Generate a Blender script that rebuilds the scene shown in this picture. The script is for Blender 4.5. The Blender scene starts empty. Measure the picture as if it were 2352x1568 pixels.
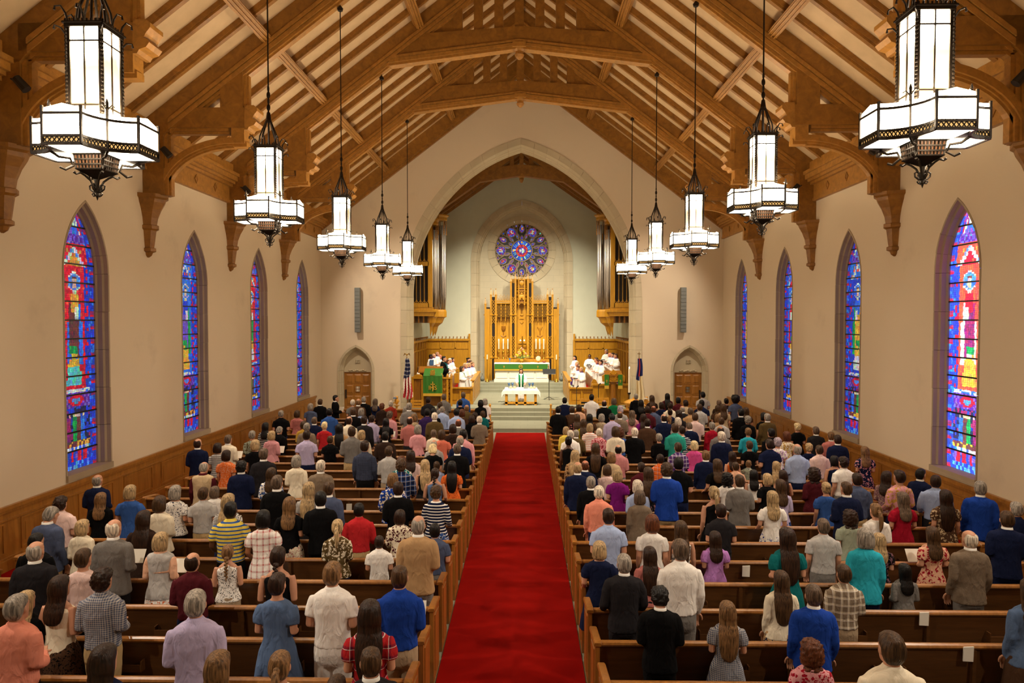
import bpy, math, random
from mathutils import Vector, Matrix
from mathutils.geometry import tessellate_polygon
S = bpy.context.scene
COL = S.collection
R = random.Random(7)
pi = math.pi
# ---------------------------------------------------------------- camera, world, lights, exposure
W, H, F = 2352, 1568, 1600.0
CAM = Vector((0.17, 0.0, 4.5))
yaw, pit = math.atan(29 / F), math.atan(47 / F)
cam_d = bpy.data.cameras.new('camera')
cam = bpy.data.objects.new('camera', cam_d)
COL.objects.link(cam)
cam_d.sensor_width = 36
cam_d.lens = 36 * F / W
cam_d.clip_end = 200
cam.location = CAM
cam.rotation_euler = (pi / 2 - pit, 0, yaw)
S.camera = cam
MROT = cam.rotation_euler.to_matrix()
def ray(px, py):
    return MROT @ Vector(((px - W / 2) / F, -(py - H / 2) / F, -1.0))
def at(px, py, Y):
    d = ray(px, py)
    return CAM + d * ((Y - CAM.y) / d.y)
wd = bpy.data.worlds.new('world')
S.world = wd
wd.use_nodes = True
wd.node_tree.nodes['Background'].inputs[0].default_value = (0.55, 0.65, 0.85, 1)
wd.node_tree.nodes['Background'].inputs[1].default_value = 0.6
S.view_settings.view_transform = 'Standard'
S.view_settings.look = 'None'
S.view_settings.exposure = 0.32
S.view_settings.gamma = 1.0
S.view_settings.use_curve_mapping = False
def area(name, loc, target, size, power, col, sy=None, spread=180):
    l = bpy.data.lights.new(name, 'AREA')
    l.energy = power
    l.color = col
    l.shape = 'RECTANGLE'
    l.spread = math.radians(spread)
    l.size = size
    l.size_y = sy or size
    o = bpy.data.objects.new(name, l)
    COL.objects.link(o)
    o.location = loc
    o.rotation_euler = (Vector(target) - Vector(loc)).to_track_quat('-Z', 'Y').to_euler()
    return o
PANE_E = 19.0
BULB_W = 84.0
SPOT_W = 900.0
# chancel flood lamps hung behind the chancel arch
area('chancel_lamp', (-2.6, 33.2, 11.2), (-0.4, 40.4, 2.6), 0.8, 190, (1, 0.91, 0.72), spread=80)
area('chancel_lamp', (2.6, 33.2, 11.2), (0.4, 40.4, 2.6), 0.8, 190, (1, 0.91, 0.72), spread=80)
area('chancel_lamp', (-1.5, 33.0, 11.8), (-2.6, 35.0, 0.6), 0.8, 135, (1, 0.90, 0.70), spread=90)
area('chancel_lamp', (1.5, 33.0, 11.8), (2.6, 35.0, 0.6), 0.8, 135, (1, 0.90, 0.70), spread=90)
area('chancel_front_fill', (0, 26.8, 12.3), (0, 33.0, 0.6), 0.5, 300, (1, 0.86, 0.64), spread=75)  # added fill light without a fixture, brightens the chancel steps and communion table
# ---------------------------------------------------------------- helpers
class MB:
    def __init__(s):
        s.v = []; s.f = []; s.m = []; s.mi = 0; s.c = []; s.col = None
    def add(s, vs, fs):
        o = len(s.v)
        s.v += [tuple(p) for p in vs]
        s.f += [tuple(i + o for i in f) for f in fs]
        s.m += [s.mi] * len(fs)
        if s.col: s.c += [s.col] * len(fs)
        return s
    def box(s, x0, x1, y0, y1, z0, z1):
        return s.add([(x0,y0,z0),(x1,y0,z0),(x1,y1,z0),(x0,y1,z0),(x0,y0,z1),(x1,y0,z1),(x1,y1,z1),(x0,y1,z1)],
                     [(0,3,2,1),(4,5,6,7),(0,1,5,4),(1,2,6,5),(2,3,7,6),(3,0,4,7)])
    def prism(s, poly, ax, a, b, holes=()):
        def P(p, t):
            return (t, p[0], p[1]) if ax == 'x' else (p[0], t, p[1]) if ax == 'y' else (p[0], p[1], t)
        loops = [list(poly)] + [list(h) for h in holes]
        flat = [p for l in loops for p in l]
        n = len(flat)
        tri = tessellate_polygon([[Vector((p[0], p[1], 0)) for p in l] for l in loops])
        vs = [P(p, a) for p in flat] + [P(p, b) for p in flat]
        fs = [tuple(t) for t in tri] + [tuple(i + n for i in reversed(t)) for t in tri]
        o = 0
        for l in loops:
            k = len(l)
            for i in range(k):
                j = (i + 1) % k
                fs.append((o + i, o + j, o + j + n, o + i + n))
            o += k
        return s.add(vs, fs)
    def beam(s, p0, p1, w, h, up=(0, 0, 1), prof=None):
        p0, p1 = Vector(p0), Vector(p1)
        d = (p1 - p0).normalized()
        sd = d.cross(Vector(up))
        if sd.length < 1e-3: sd = d.cross(Vector((0, 1, 0)))
        sd.normalize()
        u = sd.cross(d)
        pr = prof or [(-w/2,-h/2),(w/2,-h/2),(w/2,h/2),(-w/2,h/2)]
        n = len(pr)
        vs = [p0 + sd*a + u*b for a, b in pr] + [p1 + sd*a + u*b for a, b in pr]
        fs = [(i, (i+1) % n, (i+1) % n + n, i + n) for i in range(n)] + [tuple(range(n))[::-1], tuple(range(n, 2*n))]
        return s.add(vs, fs)
    def loft(s, rings, cap=True, closed=True):
        n = len(rings[0]); vs = [p for r in rings for p in r]; fs = []
        for k in range(len(rings) - 1):
            for i in range(n if closed else n - 1):
                j = (i + 1) % n
                fs.append((k*n+i, k*n+j, (k+1)*n+j, (k+1)*n+i))
        if cap:
            fs += [tuple(range(n))[::-1], tuple(range((len(rings)-1)*n, len(rings)*n))]
        return s.add(vs, fs)
    def tube(s, pts, r, n=8, cap=True):
        pts = [Vector(p) for p in pts]
        rr = r if isinstance(r, (list, tuple)) else [r] * len(pts)
        rings = []
        nrm = None
        for i, p in enumerate(pts):
            t = (pts[min(i+1, len(pts)-1)] - pts[max(i-1, 0)]).normalized()
            if nrm is None:
                nrm = t.orthogonal().normalized()
            else:
                nrm = (nrm - t * nrm.dot(t)).normalized()
            b = t.cross(nrm)
            rings.append([p + (nrm*math.cos(2*pi*k/n) + b*math.sin(2*pi*k/n)) * rr[i] for k in range(n)])
        return s.loft(rings, cap)
    def lathe(s, prof, c=(0, 0, 0), n=16, a0=0.0):
        return s.loft([[(c[0]+r*math.cos(2*pi*k/n+a0), c[1]+r*math.sin(2*pi*k/n+a0), c[2]+z) for k in range(n)] for r, z in prof])
    def ball(s, c, r, nu=12, nv=8):
        if not isinstance(r, (tuple, list)): r = (r, r, r)
        return s.loft([[(c[0]+r[0]*math.sin(t)*math.cos(2*pi*k/nu), c[1]+r[1]*math.sin(t)*math.sin(2*pi*k/nu), c[2]+r[2]*math.cos(t))
                        for k in range(nu)] for t in [pi*(0.03+0.94*i/nv) for i in range(nv+1)]])
    def mesh(s, name, mats, smooth=False):
        m = bpy.data.meshes.new(name)
        m.from_pydata(s.v, [], s.f)
        for x in (mats if isinstance(mats, (list, tuple)) else [mats]):
            m.materials.append(x)
        if any(s.m): m.polygons.foreach_set('material_index', s.m)
        if smooth: m.polygons.foreach_set('use_smooth', [True] * len(s.f))
        if s.c:
            at_ = m.attributes.new('Col', 'FLOAT_COLOR', 'FACE')
            at_.data.foreach_set('color', [x for c in s.c for x in (c[0], c[1], c[2], 1.0)])
        m.update()
        return m
    def obj(s, name, mats, parent=None, smooth=False, **kw):
        return link(name, s.mesh(name, mats, smooth), parent, **kw)
def link(name, mesh, parent=None, **kw):
    o = bpy.data.objects.new(name, mesh)
    COL.objects.link(o)
    if parent is not None:
        o.parent = parent
        o.matrix_parent_inverse = Matrix.Translation(-Vector(parent.location))
    for k, v in kw.items(): o[k] = v
    return o
def thing(name, label, cat, loc=(0, 0, 0), group=None):
    o = bpy.data.objects.new(name, None)
    COL.objects.link(o)
    o.location = loc
    o.empty_display_size = 0.1
    o['label'] = label; o['category'] = cat
    if group: o['group'] = group
    return o
def tag(o, label, cat, group=None):
    o['label'] = label; o['category'] = cat
    if group: o['group'] = group
    return o
def struct(o):
    o['kind'] = 'structure'
    return o
def sempty(name, loc=(0, 0, 0)):
    o = bpy.data.objects.new(name, None)
    COL.objects.link(o); o.location = loc; o['kind'] = 'structure'
    return o
def dup(root, loc, rotz=0.0):
    r = root.copy(); COL.objects.link(r); r.location = loc; r.rotation_euler = (0, 0, rotz)
    def rec(a, b):
        for ch in KIDS.get(a.name, ()):
            c = ch.copy(); COL.objects.link(c); c.parent = b
            rec(ch, c)
    rec(root, r)
    return r
KIDS = {}
def snapshot():
    KIDS.clear()
    for o in COL.objects:
        if o.parent: KIDS.setdefault(o.parent.name, []).append(o)
ORD = 'zeroth first second third fourth fifth sixth seventh eighth ninth tenth eleventh twelfth thirteenth fourteenth fifteenth sixteenth seventeenth eighteenth nineteenth twentieth twenty-first twenty-second twenty-third twenty-fourth twenty-fifth twenty-sixth twenty-seventh twenty-eighth'.split()
# two-centred arch outlines: returns points of the outline from left foot to right foot, offset outward
def archpts(a, Rr, z0, zs, off=0.0, nj=6, na=14, cx=0.0):
    c = Rr - a
    rr = Rr + off
    pts = []
    for i in range(nj): pts.append((-(a+off), z0 + (zs-z0)*i/nj))
    th1 = math.acos(c / rr)
    for i in range(na + 1):
        t = th1 * i / na
        pts.append((c - rr*math.cos(t), zs + rr*math.sin(t)))
    pts = [(x, z) for x, z in pts]
    return [(cx+x, z) for x, z in pts] + [(cx-x, z) for x, z in pts[:-1][::-1]]
def stones(parent, a, Rr, z0, zs, prof, mats, plane, nj, na, gap=0.007, cx=0.0, name='stone', sub=3):
    """blocks of a stone surround; prof = [(offset, depth)], plane(x, z, depth) -> world point; each block its own object"""
    K = [archpts(a, Rr, z0, zs, o, nj*sub, na*sub, cx) for o, d in prof]
    n = len(K[0]); tot = n - 1
    k = 0
    while k < tot:
        e = min(k + sub, tot)
        mb = MB()
        rings = []
        js = R.uniform(-0.004, 0.006)
        for i in range(k, e + 1):
            ring = []
            for q, (o, d) in enumerate(prof):
                x, z = K[q][i]
                ii = i + 1 if i == k else i - 1
                x2, z2 = K[q][ii]
                if i in (k, e):
                    L = math.hypot(x2-x, z2-z) or 1
                    x += (x2-x)/L*gap/2; z += (z2-z)/L*gap/2
                ring.append(plane(x, z, d - js))
            rings.append(ring)
        mb.loft(rings)
        mb.obj(name, mats, parent)
        k = e
# ---------------------------------------------------------------- materials
def srgb(h):
    h = h.lstrip('#')
    c = [int(h[i:i+2], 16) / 255 for i in (0, 2, 4)]
    return tuple((x/12.92 if x <= 0.04045 else ((x+0.055)/1.055)**2.4) for x in c)
class NT:
    def __init__(s, name):
        s.m = bpy.data.materials.new(name); s.m.use_nodes = True
        s.t = s.m.node_tree; s.b = s.t.nodes['Principled BSDF']
    def n(s, typ, **kw):
        x = s.t.nodes.new(typ)
        for k, v in kw.items():
            if k.startswith('_'): setattr(x, k[1:], v)
            else: x.inputs[k.replace('_', ' ')].default_value = v
        return x
    def l(s, a, b): s.t.links.new(a, b)
    def coord(s, scale=(1, 1, 1), what='Object'):
        c = s.n('ShaderNodeTexCoord'); m = s.n('ShaderNodeMapping')
        m.inputs['Scale'].default_value = scale
        s.l(c.outputs[what], m.inputs['Vector'])
        return m.outputs[0]
    def mix(s, fac, a, b):
        x = s.n('ShaderNodeMix', _data_type='RGBA')
        for i, v in ((0, fac), (6, a), (7, b)):
            if isinstance(v, (int, float)): x.inputs[i].default_value = v
            elif isinstance(v, tuple): x.inputs[i].default_value = (*v[:3], 1)
            else: s.l(v, x.inputs[i])
        return x.outputs[2]
    def math(s, op, a, b=0.0):
        x = s.n('ShaderNodeMath', _operation=op)
        for i, v in ((0, a), (1, b)):
            if isinstance(v, (int, float)): x.inputs[i].default_value = v
            else: s.l(v, x.inputs[i])
        return x.outputs[0]
    def bump(s, h, st, dist=0.02):
        b = s.n('ShaderNodeBump', Strength=st, Distance=dist)
        s.l(h, b.inputs['Height']); s.l(b.outputs[0], s.b.inputs['Normal'])
    def base(s, c):
        if isinstance(c, tuple): s.b.inputs['Base Color'].default_value = (*c[:3], 1)
        else: s.l(c, s.b.inputs['Base Color'])
def plain(name, c, rough=0.6, metal=0.0, var=0.12, scale=6.0, bump=0.0, emit=None, es=0.0, coat=0.0):
    t = NT(name)
    c = srgb(c) if isinstance(c, str) else c
    no = t.n('ShaderNodeTexNoise', Scale=scale, Detail=4.0)
    t.l(t.coord(), no.inputs['Vector'])
    t.base(t.mix(no.outputs[0], tuple(x*(1-var) for x in c), tuple(min(1, x*(1+var)) for x in c)))
    t.b.inputs['Roughness'].default_value = rough
    t.b.inputs['Metallic'].default_value = metal
    if coat: t.b.inputs['Coat Weight'].default_value = coat
    if bump: t.bump(no.outputs[0], bump)
    if emit:
        t.b.inputs['Emission Color'].default_value = (*emit, 1); t.b.inputs['Emission Strength'].default_value = es
    return t.m
def wood(name, c, rough=0.45, scale=(14, 14, 1.2), dark=0.6, coat=0.0):
    t = NT(name); c = srgb(c)
    v = t.coord(scale)
    a = t.n('ShaderNodeTexNoise', Scale=1.6, Detail=6.0, Roughness=0.65, Distortion=0.6)
    t.l(v, a.inputs['Vector'])
    b = t.n('ShaderNodeTexNoise', Scale=0.7, Detail=2.0)
    t.l(t.coord(), b.inputs['Vector'])
    r = t.n('ShaderNodeValToRGB')
    r.color_ramp.elements[0].position = 0.3; r.color_ramp.elements[1].position = 0.72
    r.color_ramp.elements[0].color = (*[x*dark for x in c], 1); r.color_ramp.elements[1].color = (*[min(1, x*1.2) for x in c], 1)
    t.l(a.outputs[0], r.inputs[0])
    t.base(t.mix(t.math('MULTIPLY', b.outputs[0], 0.35), r.outputs[0], tuple(x*0.65 for x in c)))
    t.b.inputs['Roughness'].default_value = rough
    if coat: t.b.inputs['Coat Weight'].default_value = coat; t.b.inputs['Coat Roughness'].default_value = 0.25
    t.bump(a.outputs[0], 0.15, 0.01)
    return t.m
M = {}
def wallplaster(name, c):
    t = NT(name); c = srgb(c)
    n1 = t.n('ShaderNodeTexNoise', Scale=0.55, Detail=7.0, Roughness=0.62); t.l(t.coord(), n1.inputs['Vector'])
    n2 = t.n('ShaderNodeTexNoise', Scale=60.0, Detail=2.0); t.l(t.coord(), n2.inputs['Vector'])
    r = t.n('ShaderNodeValToRGB'); r.color_ramp.elements[0].position = 0.60; r.color_ramp.elements[1].position = 0.85
    r.color_ramp.elements[0].color = (*c, 1); r.color_ramp.elements[1].color = (c[0]*.78, c[1]*.76, c[2]*.76, 1)
    t.l(n1.outputs[0], r.inputs[0]); t.base(r.outputs[0]); t.b.inputs['Roughness'].default_value = 0.9
    t.bump(n2.outputs[0], 0.12, 0.01)
    return t.m
M['plaster'] = wallplaster('plaster', '#d6c4a8')
M['chancel_plaster'] = plain('chancel_plaster', '#c8c8b2', 0.9, var=0.06, scale=2.0, bump=0.08)
M['ceil'] = plain('ceiling_plaster', '#cdb088', 0.9, var=0.16, scale=3.0, bump=0.3)
M['roof'] = wood('roof_oak', '#9a6722', 0.5, (3, 3, 3), 0.55)
M['roofb'] = wood('roof_oak_moulding', '#b07a32', 0.45, (4, 4, 4), 0.6)
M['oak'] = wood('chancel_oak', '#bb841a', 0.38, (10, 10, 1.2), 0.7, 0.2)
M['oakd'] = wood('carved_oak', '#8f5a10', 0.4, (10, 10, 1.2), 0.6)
M['panel'] = wood('wainscot_oak', '#a86f2a', 0.4, (8, 8, 1.0), 0.65, 0.2)
M['pew'] = wood('pew_oak', '#5d3a1a', 0.38, (1.2, 12, 12), 0.6, 0.3)
M['pewe'] = wood('pew_end_oak', '#a2692a', 0.35, (12, 12, 1.5), 0.6, 0.4)
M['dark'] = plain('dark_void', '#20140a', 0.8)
M['lead'] = plain('lead_came', '#14110f', 0.5)
M['iron'] = plain('wrought_iron', '#2a221b', 0.42, 0.7, bump=0.1, scale=30)
M['brass'] = plain('brass', '#c69a3c', 0.25, 1.0)
M['tin'] = plain('organ_pipe_metal', '#a89c8e', 0.42, 0.85, var=0.05)
M['gold'] = plain('gold_thread', '#d0a63c', 0.45, 0.3)
M['candle'] = plain('wax', '#efe6cc', 0.5, var=0.03)
M['flame'] = plain('flame', '#fff0c0', emit=(1, 0.8, 0.45), es=12)
M['wcloth'] = plain('white_linen', '#eae8e2', 0.85, var=0.04, bump=0.1)
M['marble'] = plain('white_marble', '#d8d5c8', 0.4, var=0.05)
M['green'] = plain('green_damask', '#286612', 0.6, var=0.2, scale=40)
M['blueg'] = plain('blue_glaze', '#4a6f9c', 0.25)
M['blackm'] = plain('black_metal', '#151515', 0.4)
M['paper'] = plain('paper', '#e8e2d4', 0.85, var=0.03)
M['grille'] = plain('grey_grille', '#6e706a', 0.6)
M['leaf'] = plain('leaf', '#3a6a20', 0.5, var=0.4, scale=20)
M['yflower'] = plain('yellow_petal', '#ecc531', 0.6)
M['pflower'] = plain('pink_petal', '#e3a08a', 0.6)
M['redwood'] = plain('red_bowl', '#8c3a20', 0.4)
M['chair'] = wood('pale_beech', '#d99a30', 0.4)
M['lino'] = plain('wicker', '#cdbd98', 0.7, var=0.25, scale=40)
def stone_mat(name, c, bw=0, bh=0):
    t = NT(name); c = srgb(c)
    v = t.coord()
    n1 = t.n('ShaderNodeTexNoise', Scale=1.3, Detail=6.0); t.l(v, n1.inputs['Vector'])
    n2 = t.n('ShaderNodeTexNoise', Scale=28.0, Detail=3.0); t.l(v, n2.inputs['Vector'])
    oi = t.n('ShaderNodeObjectInfo')
    col = t.mix(n1.outputs[0], tuple(x*0.8 for x in c), tuple(min(1, x*1.15) for x in c))
    col = t.mix(t.math('MULTIPLY', oi.outputs['Random'], 0.35), col, (c[0]*0.72, c[1]*0.66, c[2]*0.6))
    if bw:
        m = t.n('ShaderNodeMapping'); m.inputs['Rotation'].default_value = (pi/2, 0, 0) if bh > 0 else (0, 0, 0)
        t.l(v, m.inputs['Vector'])
        br = t.n('ShaderNodeTexBrick', Scale=1.0, Mortar_Size=0.008, Brick_Width=bw, Row_Height=abs(bh))
        t.l(m.outputs[0], br.inputs['Vector'])
        col = t.mix(t.math('MULTIPLY', br.outputs['Fac'], 0.5), col, tuple(x*0.6 for x in c))
    t.base(col)
    t.b.inputs['Roughness'].default_value = 0.85
    t.bump(n2.outputs[0], 0.15, 0.01)
    return t.m
M['stone'] = stone_mat('limestone', '#c4b698')
M['ashlar'] = stone_mat('ashlar', '#cdc3a8', 0.75, 0.36)
M['floor'] = stone_mat('grey_slate', '#8b8c78', 0.6, -0.6)
M['wstone'] = stone_mat('window_limestone', '#a8957a')
def carpet():
    t = NT('red_carpet')
    v = t.coord()
    n1 = t.n('ShaderNodeTexNoise', Scale=1.6, Detail=5.0); t.l(v, n1.inputs['Vector'])
    n2 = t.n('ShaderNodeTexNoise', Scale=260.0, Detail=2.0); t.l(v, n2.inputs['Vector'])
    t.base(t.mix(n1.outputs[0], srgb('#740605'), srgb('#980f07')))
    t.b.inputs['Roughness'].default_value = 0.95
    t.b.inputs['Specular IOR Level'].default_value = 0.05
    t.bump(n2.outputs[0], 0.15, 0.003)
    return t.m
M['carpet'] = carpet()
def lampglass():
    t = NT('lamp_glass')
    v = t.coord()
    n = t.n('ShaderNodeTexNoise', Scale=4.0, Detail=2.0)
    t.l(t.coord((1, 1, 0.8)), n.inputs['Vector'])
    sp = t.n('ShaderNodeSeparateXYZ'); t.l(v, sp.inputs[0])
    # bulbs sit in the ring and in the upper column: the glass between them stays amber
    d = t.math('ABSOLUTE', t.math('SUBTRACT', sp.outputs[2], 1.16))
    far = t.math('ADD', t.math('MULTIPLY', d, 1.9), t.math('MULTIPLY', t.math('SUBTRACT', n.outputs[0], 0.5), 1.5))
    r = t.n('ShaderNodeValToRGB')
    r.color_ramp.elements[0].position = 0.02; r.color_ramp.elements[1].position = 0.75
    k = 40.0/PANE_E
    r.color_ramp.elements[0].color = (0.012*k, 0.006*k, 0.0011*k, 1); r.color_ramp.elements[1].color = (1, 0.83, 0.58, 1)
    e = r.color_ramp.elements.new(0.20); e.color = (0.017*k, 0.0105*k, 0.003*k, 1)
    e = r.color_ramp.elements.new(0.38); e.color = (0.04*k, 0.03*k, 0.013*k, 1)
    t.l(far, r.inputs[0])
    t.base((0.9, 0.8, 0.6))
    t.l(r.outputs[0], t.b.inputs['Emission Color'])
    t.b.inputs['Emission Strength'].default_value = PANE_E
    t.b.inputs['Roughness'].default_value = 0.3
    return t.m
M['lamp'] = lampglass()
M['amber'] = plain('amber_glass', '#c08030', 0.3, emit=(1, 0.6, 0.2), es=0.75)
M['dimamber'] = plain('pink_amber_glass', '#6b4326', 0.3, emit=(1, 0.5, 0.25), es=0.12)
def stained(name, e):
    t = NT(name)
    a = t.n('ShaderNodeAttribute', _attribute_name='Col')
    n = t.n('ShaderNodeTexNoise', Scale=9.0, Detail=3.0); t.l(t.coord(), n.inputs['Vector'])
    c = t.mix(t.math('MULTIPLY', n.outputs[0], 0.7), a.outputs['Color'], (0.02, 0.02, 0.05))
    t.l(c, t.b.inputs['Emission Color']); t.b.inputs['Emission Strength'].default_value = e
    t.base(t.mix(0.5, a.outputs['Color'], (0, 0, 0)))
    t.b.inputs['Roughness'].default_value = 0.6; t.b.inputs['Specular IOR Level'].default_value = 0.1
    return t.m
M['glass'] = stained('stained_glass', 1.0)
M['glassb'] = stained('bright_stained_glass', 3.4)
M['glassr'] = stained('rose_glass', 1.0)
def facecol():
    t = NT('dyed_cloth')
    a = t.n('ShaderNodeAttribute', _attribute_name='Col')
    t.base(a.outputs['Color']); t.b.inputs['Roughness'].default_value = 0.8
    return t.m
M['dyed'] = facecol()
# cloth, hair and skin take their colour from the object
def objcol(name, rough, kind):
    t = NT(name)
    oi = t.n('ShaderNodeObjectInfo')
    c = oi.outputs['Color']
    if kind == 'hair':
        n = t.n('ShaderNodeTexNoise', Scale=1.0, Detail=4.0); t.l(t.coord((70, 70, 6)), n.inputs['Vector'])
        r = t.n('ShaderNodeValToRGB'); r.color_ramp.elements[0].color = (0.28, 0.27, 0.26, 1); r.color_ramp.elements[1].color = (1.8, 1.7, 1.55, 1)
        r.color_ramp.elements[0].position = 0.3; r.color_ramp.elements[1].position = 0.7
        t.l(n.outputs[0], r.inputs[0])
        x = t.n('ShaderNodeMix', _data_type='RGBA', _blend_type='MULTIPLY'); x.inputs[0].default_value = 1
        t.l(c, x.inputs[6]); t.l(r.outputs[0], x.inputs[7]); c = x.outputs[2]
        t.bump(n.outputs[0], 0.9, 0.012); t.b.inputs['Specular IOR Level'].default_value = 0.3
    elif kind == 'skin':
        n = t.n('ShaderNodeTexNoise', Scale=5.0, Detail=3.0); t.l(t.coord(), n.inputs['Vector'])
        x = t.n('ShaderNodeMix', _data_type='RGBA', _blend_type='MULTIPLY'); x.inputs[0].default_value = 0.6
        r = t.n('ShaderNodeValToRGB'); r.color_ramp.elements[0].color = (0.8, 0.66, 0.6, 1); r.color_ramp.elements[1].color = (1.15, 1.05, 1, 1)
        t.l(n.outputs[0], r.inputs[0]); t.l(c, x.inputs[6]); t.l(r.outputs[0], x.inputs[7]); c = x.outputs[2]
        t.b.inputs['Subsurface Weight'].default_value = 0.0
    t.base(c)
    t.b.inputs['Roughness'].default_value = rough
    return t.m
M['skin'] = objcol('skin', 0.5, 'skin')
M['hair'] = objcol('hair', 0.42, 'hair')
M['eye'] = plain('eye', '#2a1c16', 0.2)
M['lip'] = plain('lip', '#a8564c', 0.5)
M['shoe'] = plain('shoe_leather', '#1c1512', 0.4)
CL = {}
def cloth(pat='-', c2='white'):
    k = (pat, c2 if pat not in '-tw' else '')
    if k in CL: return CL[k]
    t = NT('cloth_' + {'-': 'plain', 'tw': 'tweed', 'st': 'striped', 'pl': 'plaid', 'ck': 'checked', 'fl': 'floral', 'pr': 'printed'}[pat])
    oi = t.n('ShaderNodeObjectInfo'); c = oi.outputs['Color']
    v = t.coord()
    f = t.n('ShaderNodeTexNoise', Scale=7.0, Detail=3.0, Distortion=0.8); t.l(t.coord((1.6, 1.6, 0.7)), f.inputs['Vector'])
    if pat == 'tw':
        n = t.n('ShaderNodeTexNoise', Scale=170.0, Detail=2.0); t.l(v, n.inputs['Vector'])
        x = t.n('ShaderNodeMix', _data_type='RGBA', _blend_type='MULTIPLY'); x.inputs[0].default_value = 1
        r = t.n('ShaderNodeValToRGB'); r.color_ramp.elements[0].color = (0.5, 0.5, 0.5, 1); r.color_ramp.elements[1].color = (1.4, 1.4, 1.4, 1)
        t.l(n.outputs[0], r.inputs[0]); t.l(c, x.inputs[6]); t.l(r.outputs[0], x.inputs[7]); c = x.outputs[2]
    elif pat != '-':
        d = COLS[c2]
        sp = t.n('ShaderNodeSeparateXYZ'); t.l(v, sp.inputs[0])
        def band(o, per, w):
            return t.math('LESS_THAN', t.math('FRACT', t.math('MULTIPLY', o, 1/per)), w)
        if pat == 'st': c = t.mix(band(sp.outputs[2], 0.052, 0.36), c, d)
        elif pat == 'pl':
            a = band(sp.outputs[0], 0.085, 0.3); b = band(sp.outputs[2], 0.095, 0.3)
            c = t.mix(t.math('MULTIPLY', t.math('ADD', a, b), 0.42), c, d)
            a = band(sp.outputs[0], 0.085, 0.06); b = band(sp.outputs[2], 0.095, 0.06)
            c = t.mix(t.math('MULTIPLY', t.math('MAXIMUM', a, b), 0.75), c, (0.75, 0.7, 0.66))
        elif pat == 'ck':
            a = band(sp.outputs[0], 0.022, 0.5); b = band(sp.outputs[2], 0.022, 0.5)
            c = t.mix(t.math('MULTIPLY', t.math('ADD', a, b), 0.5), c, d)
        else:
            vo = t.n('ShaderNodeTexVoronoi', Scale=21.0 if pat == 'fl' else 42.0, Randomness=1.0)
            nn = t.n('ShaderNodeTexNoise', Scale=24.0, Detail=2.0); t.l(v, nn.inputs['Vector'])
            w = t.mix(0.09, v, nn.outputs['Color'])
            t.l(w, vo.inputs['Vector'])
            c = t.mix(t.math('LESS_THAN', vo.outputs['Distance'], 0.42 if pat == 'fl' else 0.36), c, d)
    t.base(c)
    t.b.inputs['Roughness'].default_value = 0.9
    t.b.inputs['Specular IOR Level'].default_value = 0.12
    t.bump(f.outputs[0], 0.7, 0.04)
    CL[k] = t.m
    return t.m
COLH = dict(navy='141c3a', black='0b0b0d', charcoal='232124', grey='77736f', lgrey='b4b1ae', white='f4f0ea', cream='ebdfc6', beige='c2ab88', tan='b8946a',
 taupe='7d6d5c', olive='5c4b2c', brown='4e3626', dkbrown='30211a', blue='34589c', royal='1b3f9a', ltblue='a3b4da', lavender='b8adcf', slate='4c5672',
 teal='10696c', turquoise='2aa2b8', green='157545', sage='989f8b', aqua='2e9c8c', red='b4262b', rust='9c3524', crimson='a3152c', maroon='4f1820',
 coral='df7a62', salmon='e38f78', orange='dd6b2c', peach='e2b193', pink='da9aa0', hotpink='e2579c', palepink='e2c4be', rose='b8706a', magenta='7d1a78',
 mauve='7a5560', lilac='b27bc0', purple='4a2a6a', mustard='c39a3e', chartreuse='a79a1c', yellow='e8d05a', denim='5a7196', khaki='b59a6e', kbeige='a58f74')
COLS = {k: srgb(v) for k, v in COLH.items()}
# ---------------------------------------------------------------- room shell
WX = 9.22          # nave half width
YF = 32.0          # front wall
YB = -5.0
WINY = [14.80, 19.70, 24.50, 29.30]
TR = [7.45, 12.40, 17.25, 22.10, 27.00]
def zb(x): return 15.7 - 0.76 * abs(x)      # underside of the principal rafters
def zc(x): return 16.4 - 0.76 * abs(x)      # ceiling plane
floor = struct(MB().box(-9.7, 9.7, YB, 28.07, -0.2, 0).obj('floor', M['floor']))
b = MB()
b.box(-9.2, 9.2, 28.07, 32.2, -0.2, 0.15)
for i, y in enumerate((30.4, 30.75, 31.1)):
    b.box(-5.03, 5.03, y, 32.7, 0.15 + 0.15*i, 0.30 + 0.15*i)
b.box(-5.65, 5.65, 32.6, 41.2, 0.15, 0.60)
for i, y in enumerate((38.0, 38.35, 38.7)):
    b.box(-2.7, 2.7, y, 41.0, 0.6 + 0.15*i, 0.75 + 0.15*i)
b.obj('chancel_step', M['floor'], floor)
cp = MB().prism([(-0.92, 3.0), (0.92, 3.0), (0.97, 27.9), (-0.97, 27.9)], 'z', 0.0, 0.015).obj('carpet', M['carpet'])
tag(cp, 'long red carpet runner down the centre aisle', 'carpet')
for sx in (-1, 1):
    c2 = MB().box(*sorted((sx*7.8, sx*9.1)), 3, 27.5, 0, 0.012).obj('carpet', M['carpet'])
    tag(c2, 'red carpet strip along the side aisle, %s side' % ('pulpit' if sx < 0 else 'lectern'), 'carpet')
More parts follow.
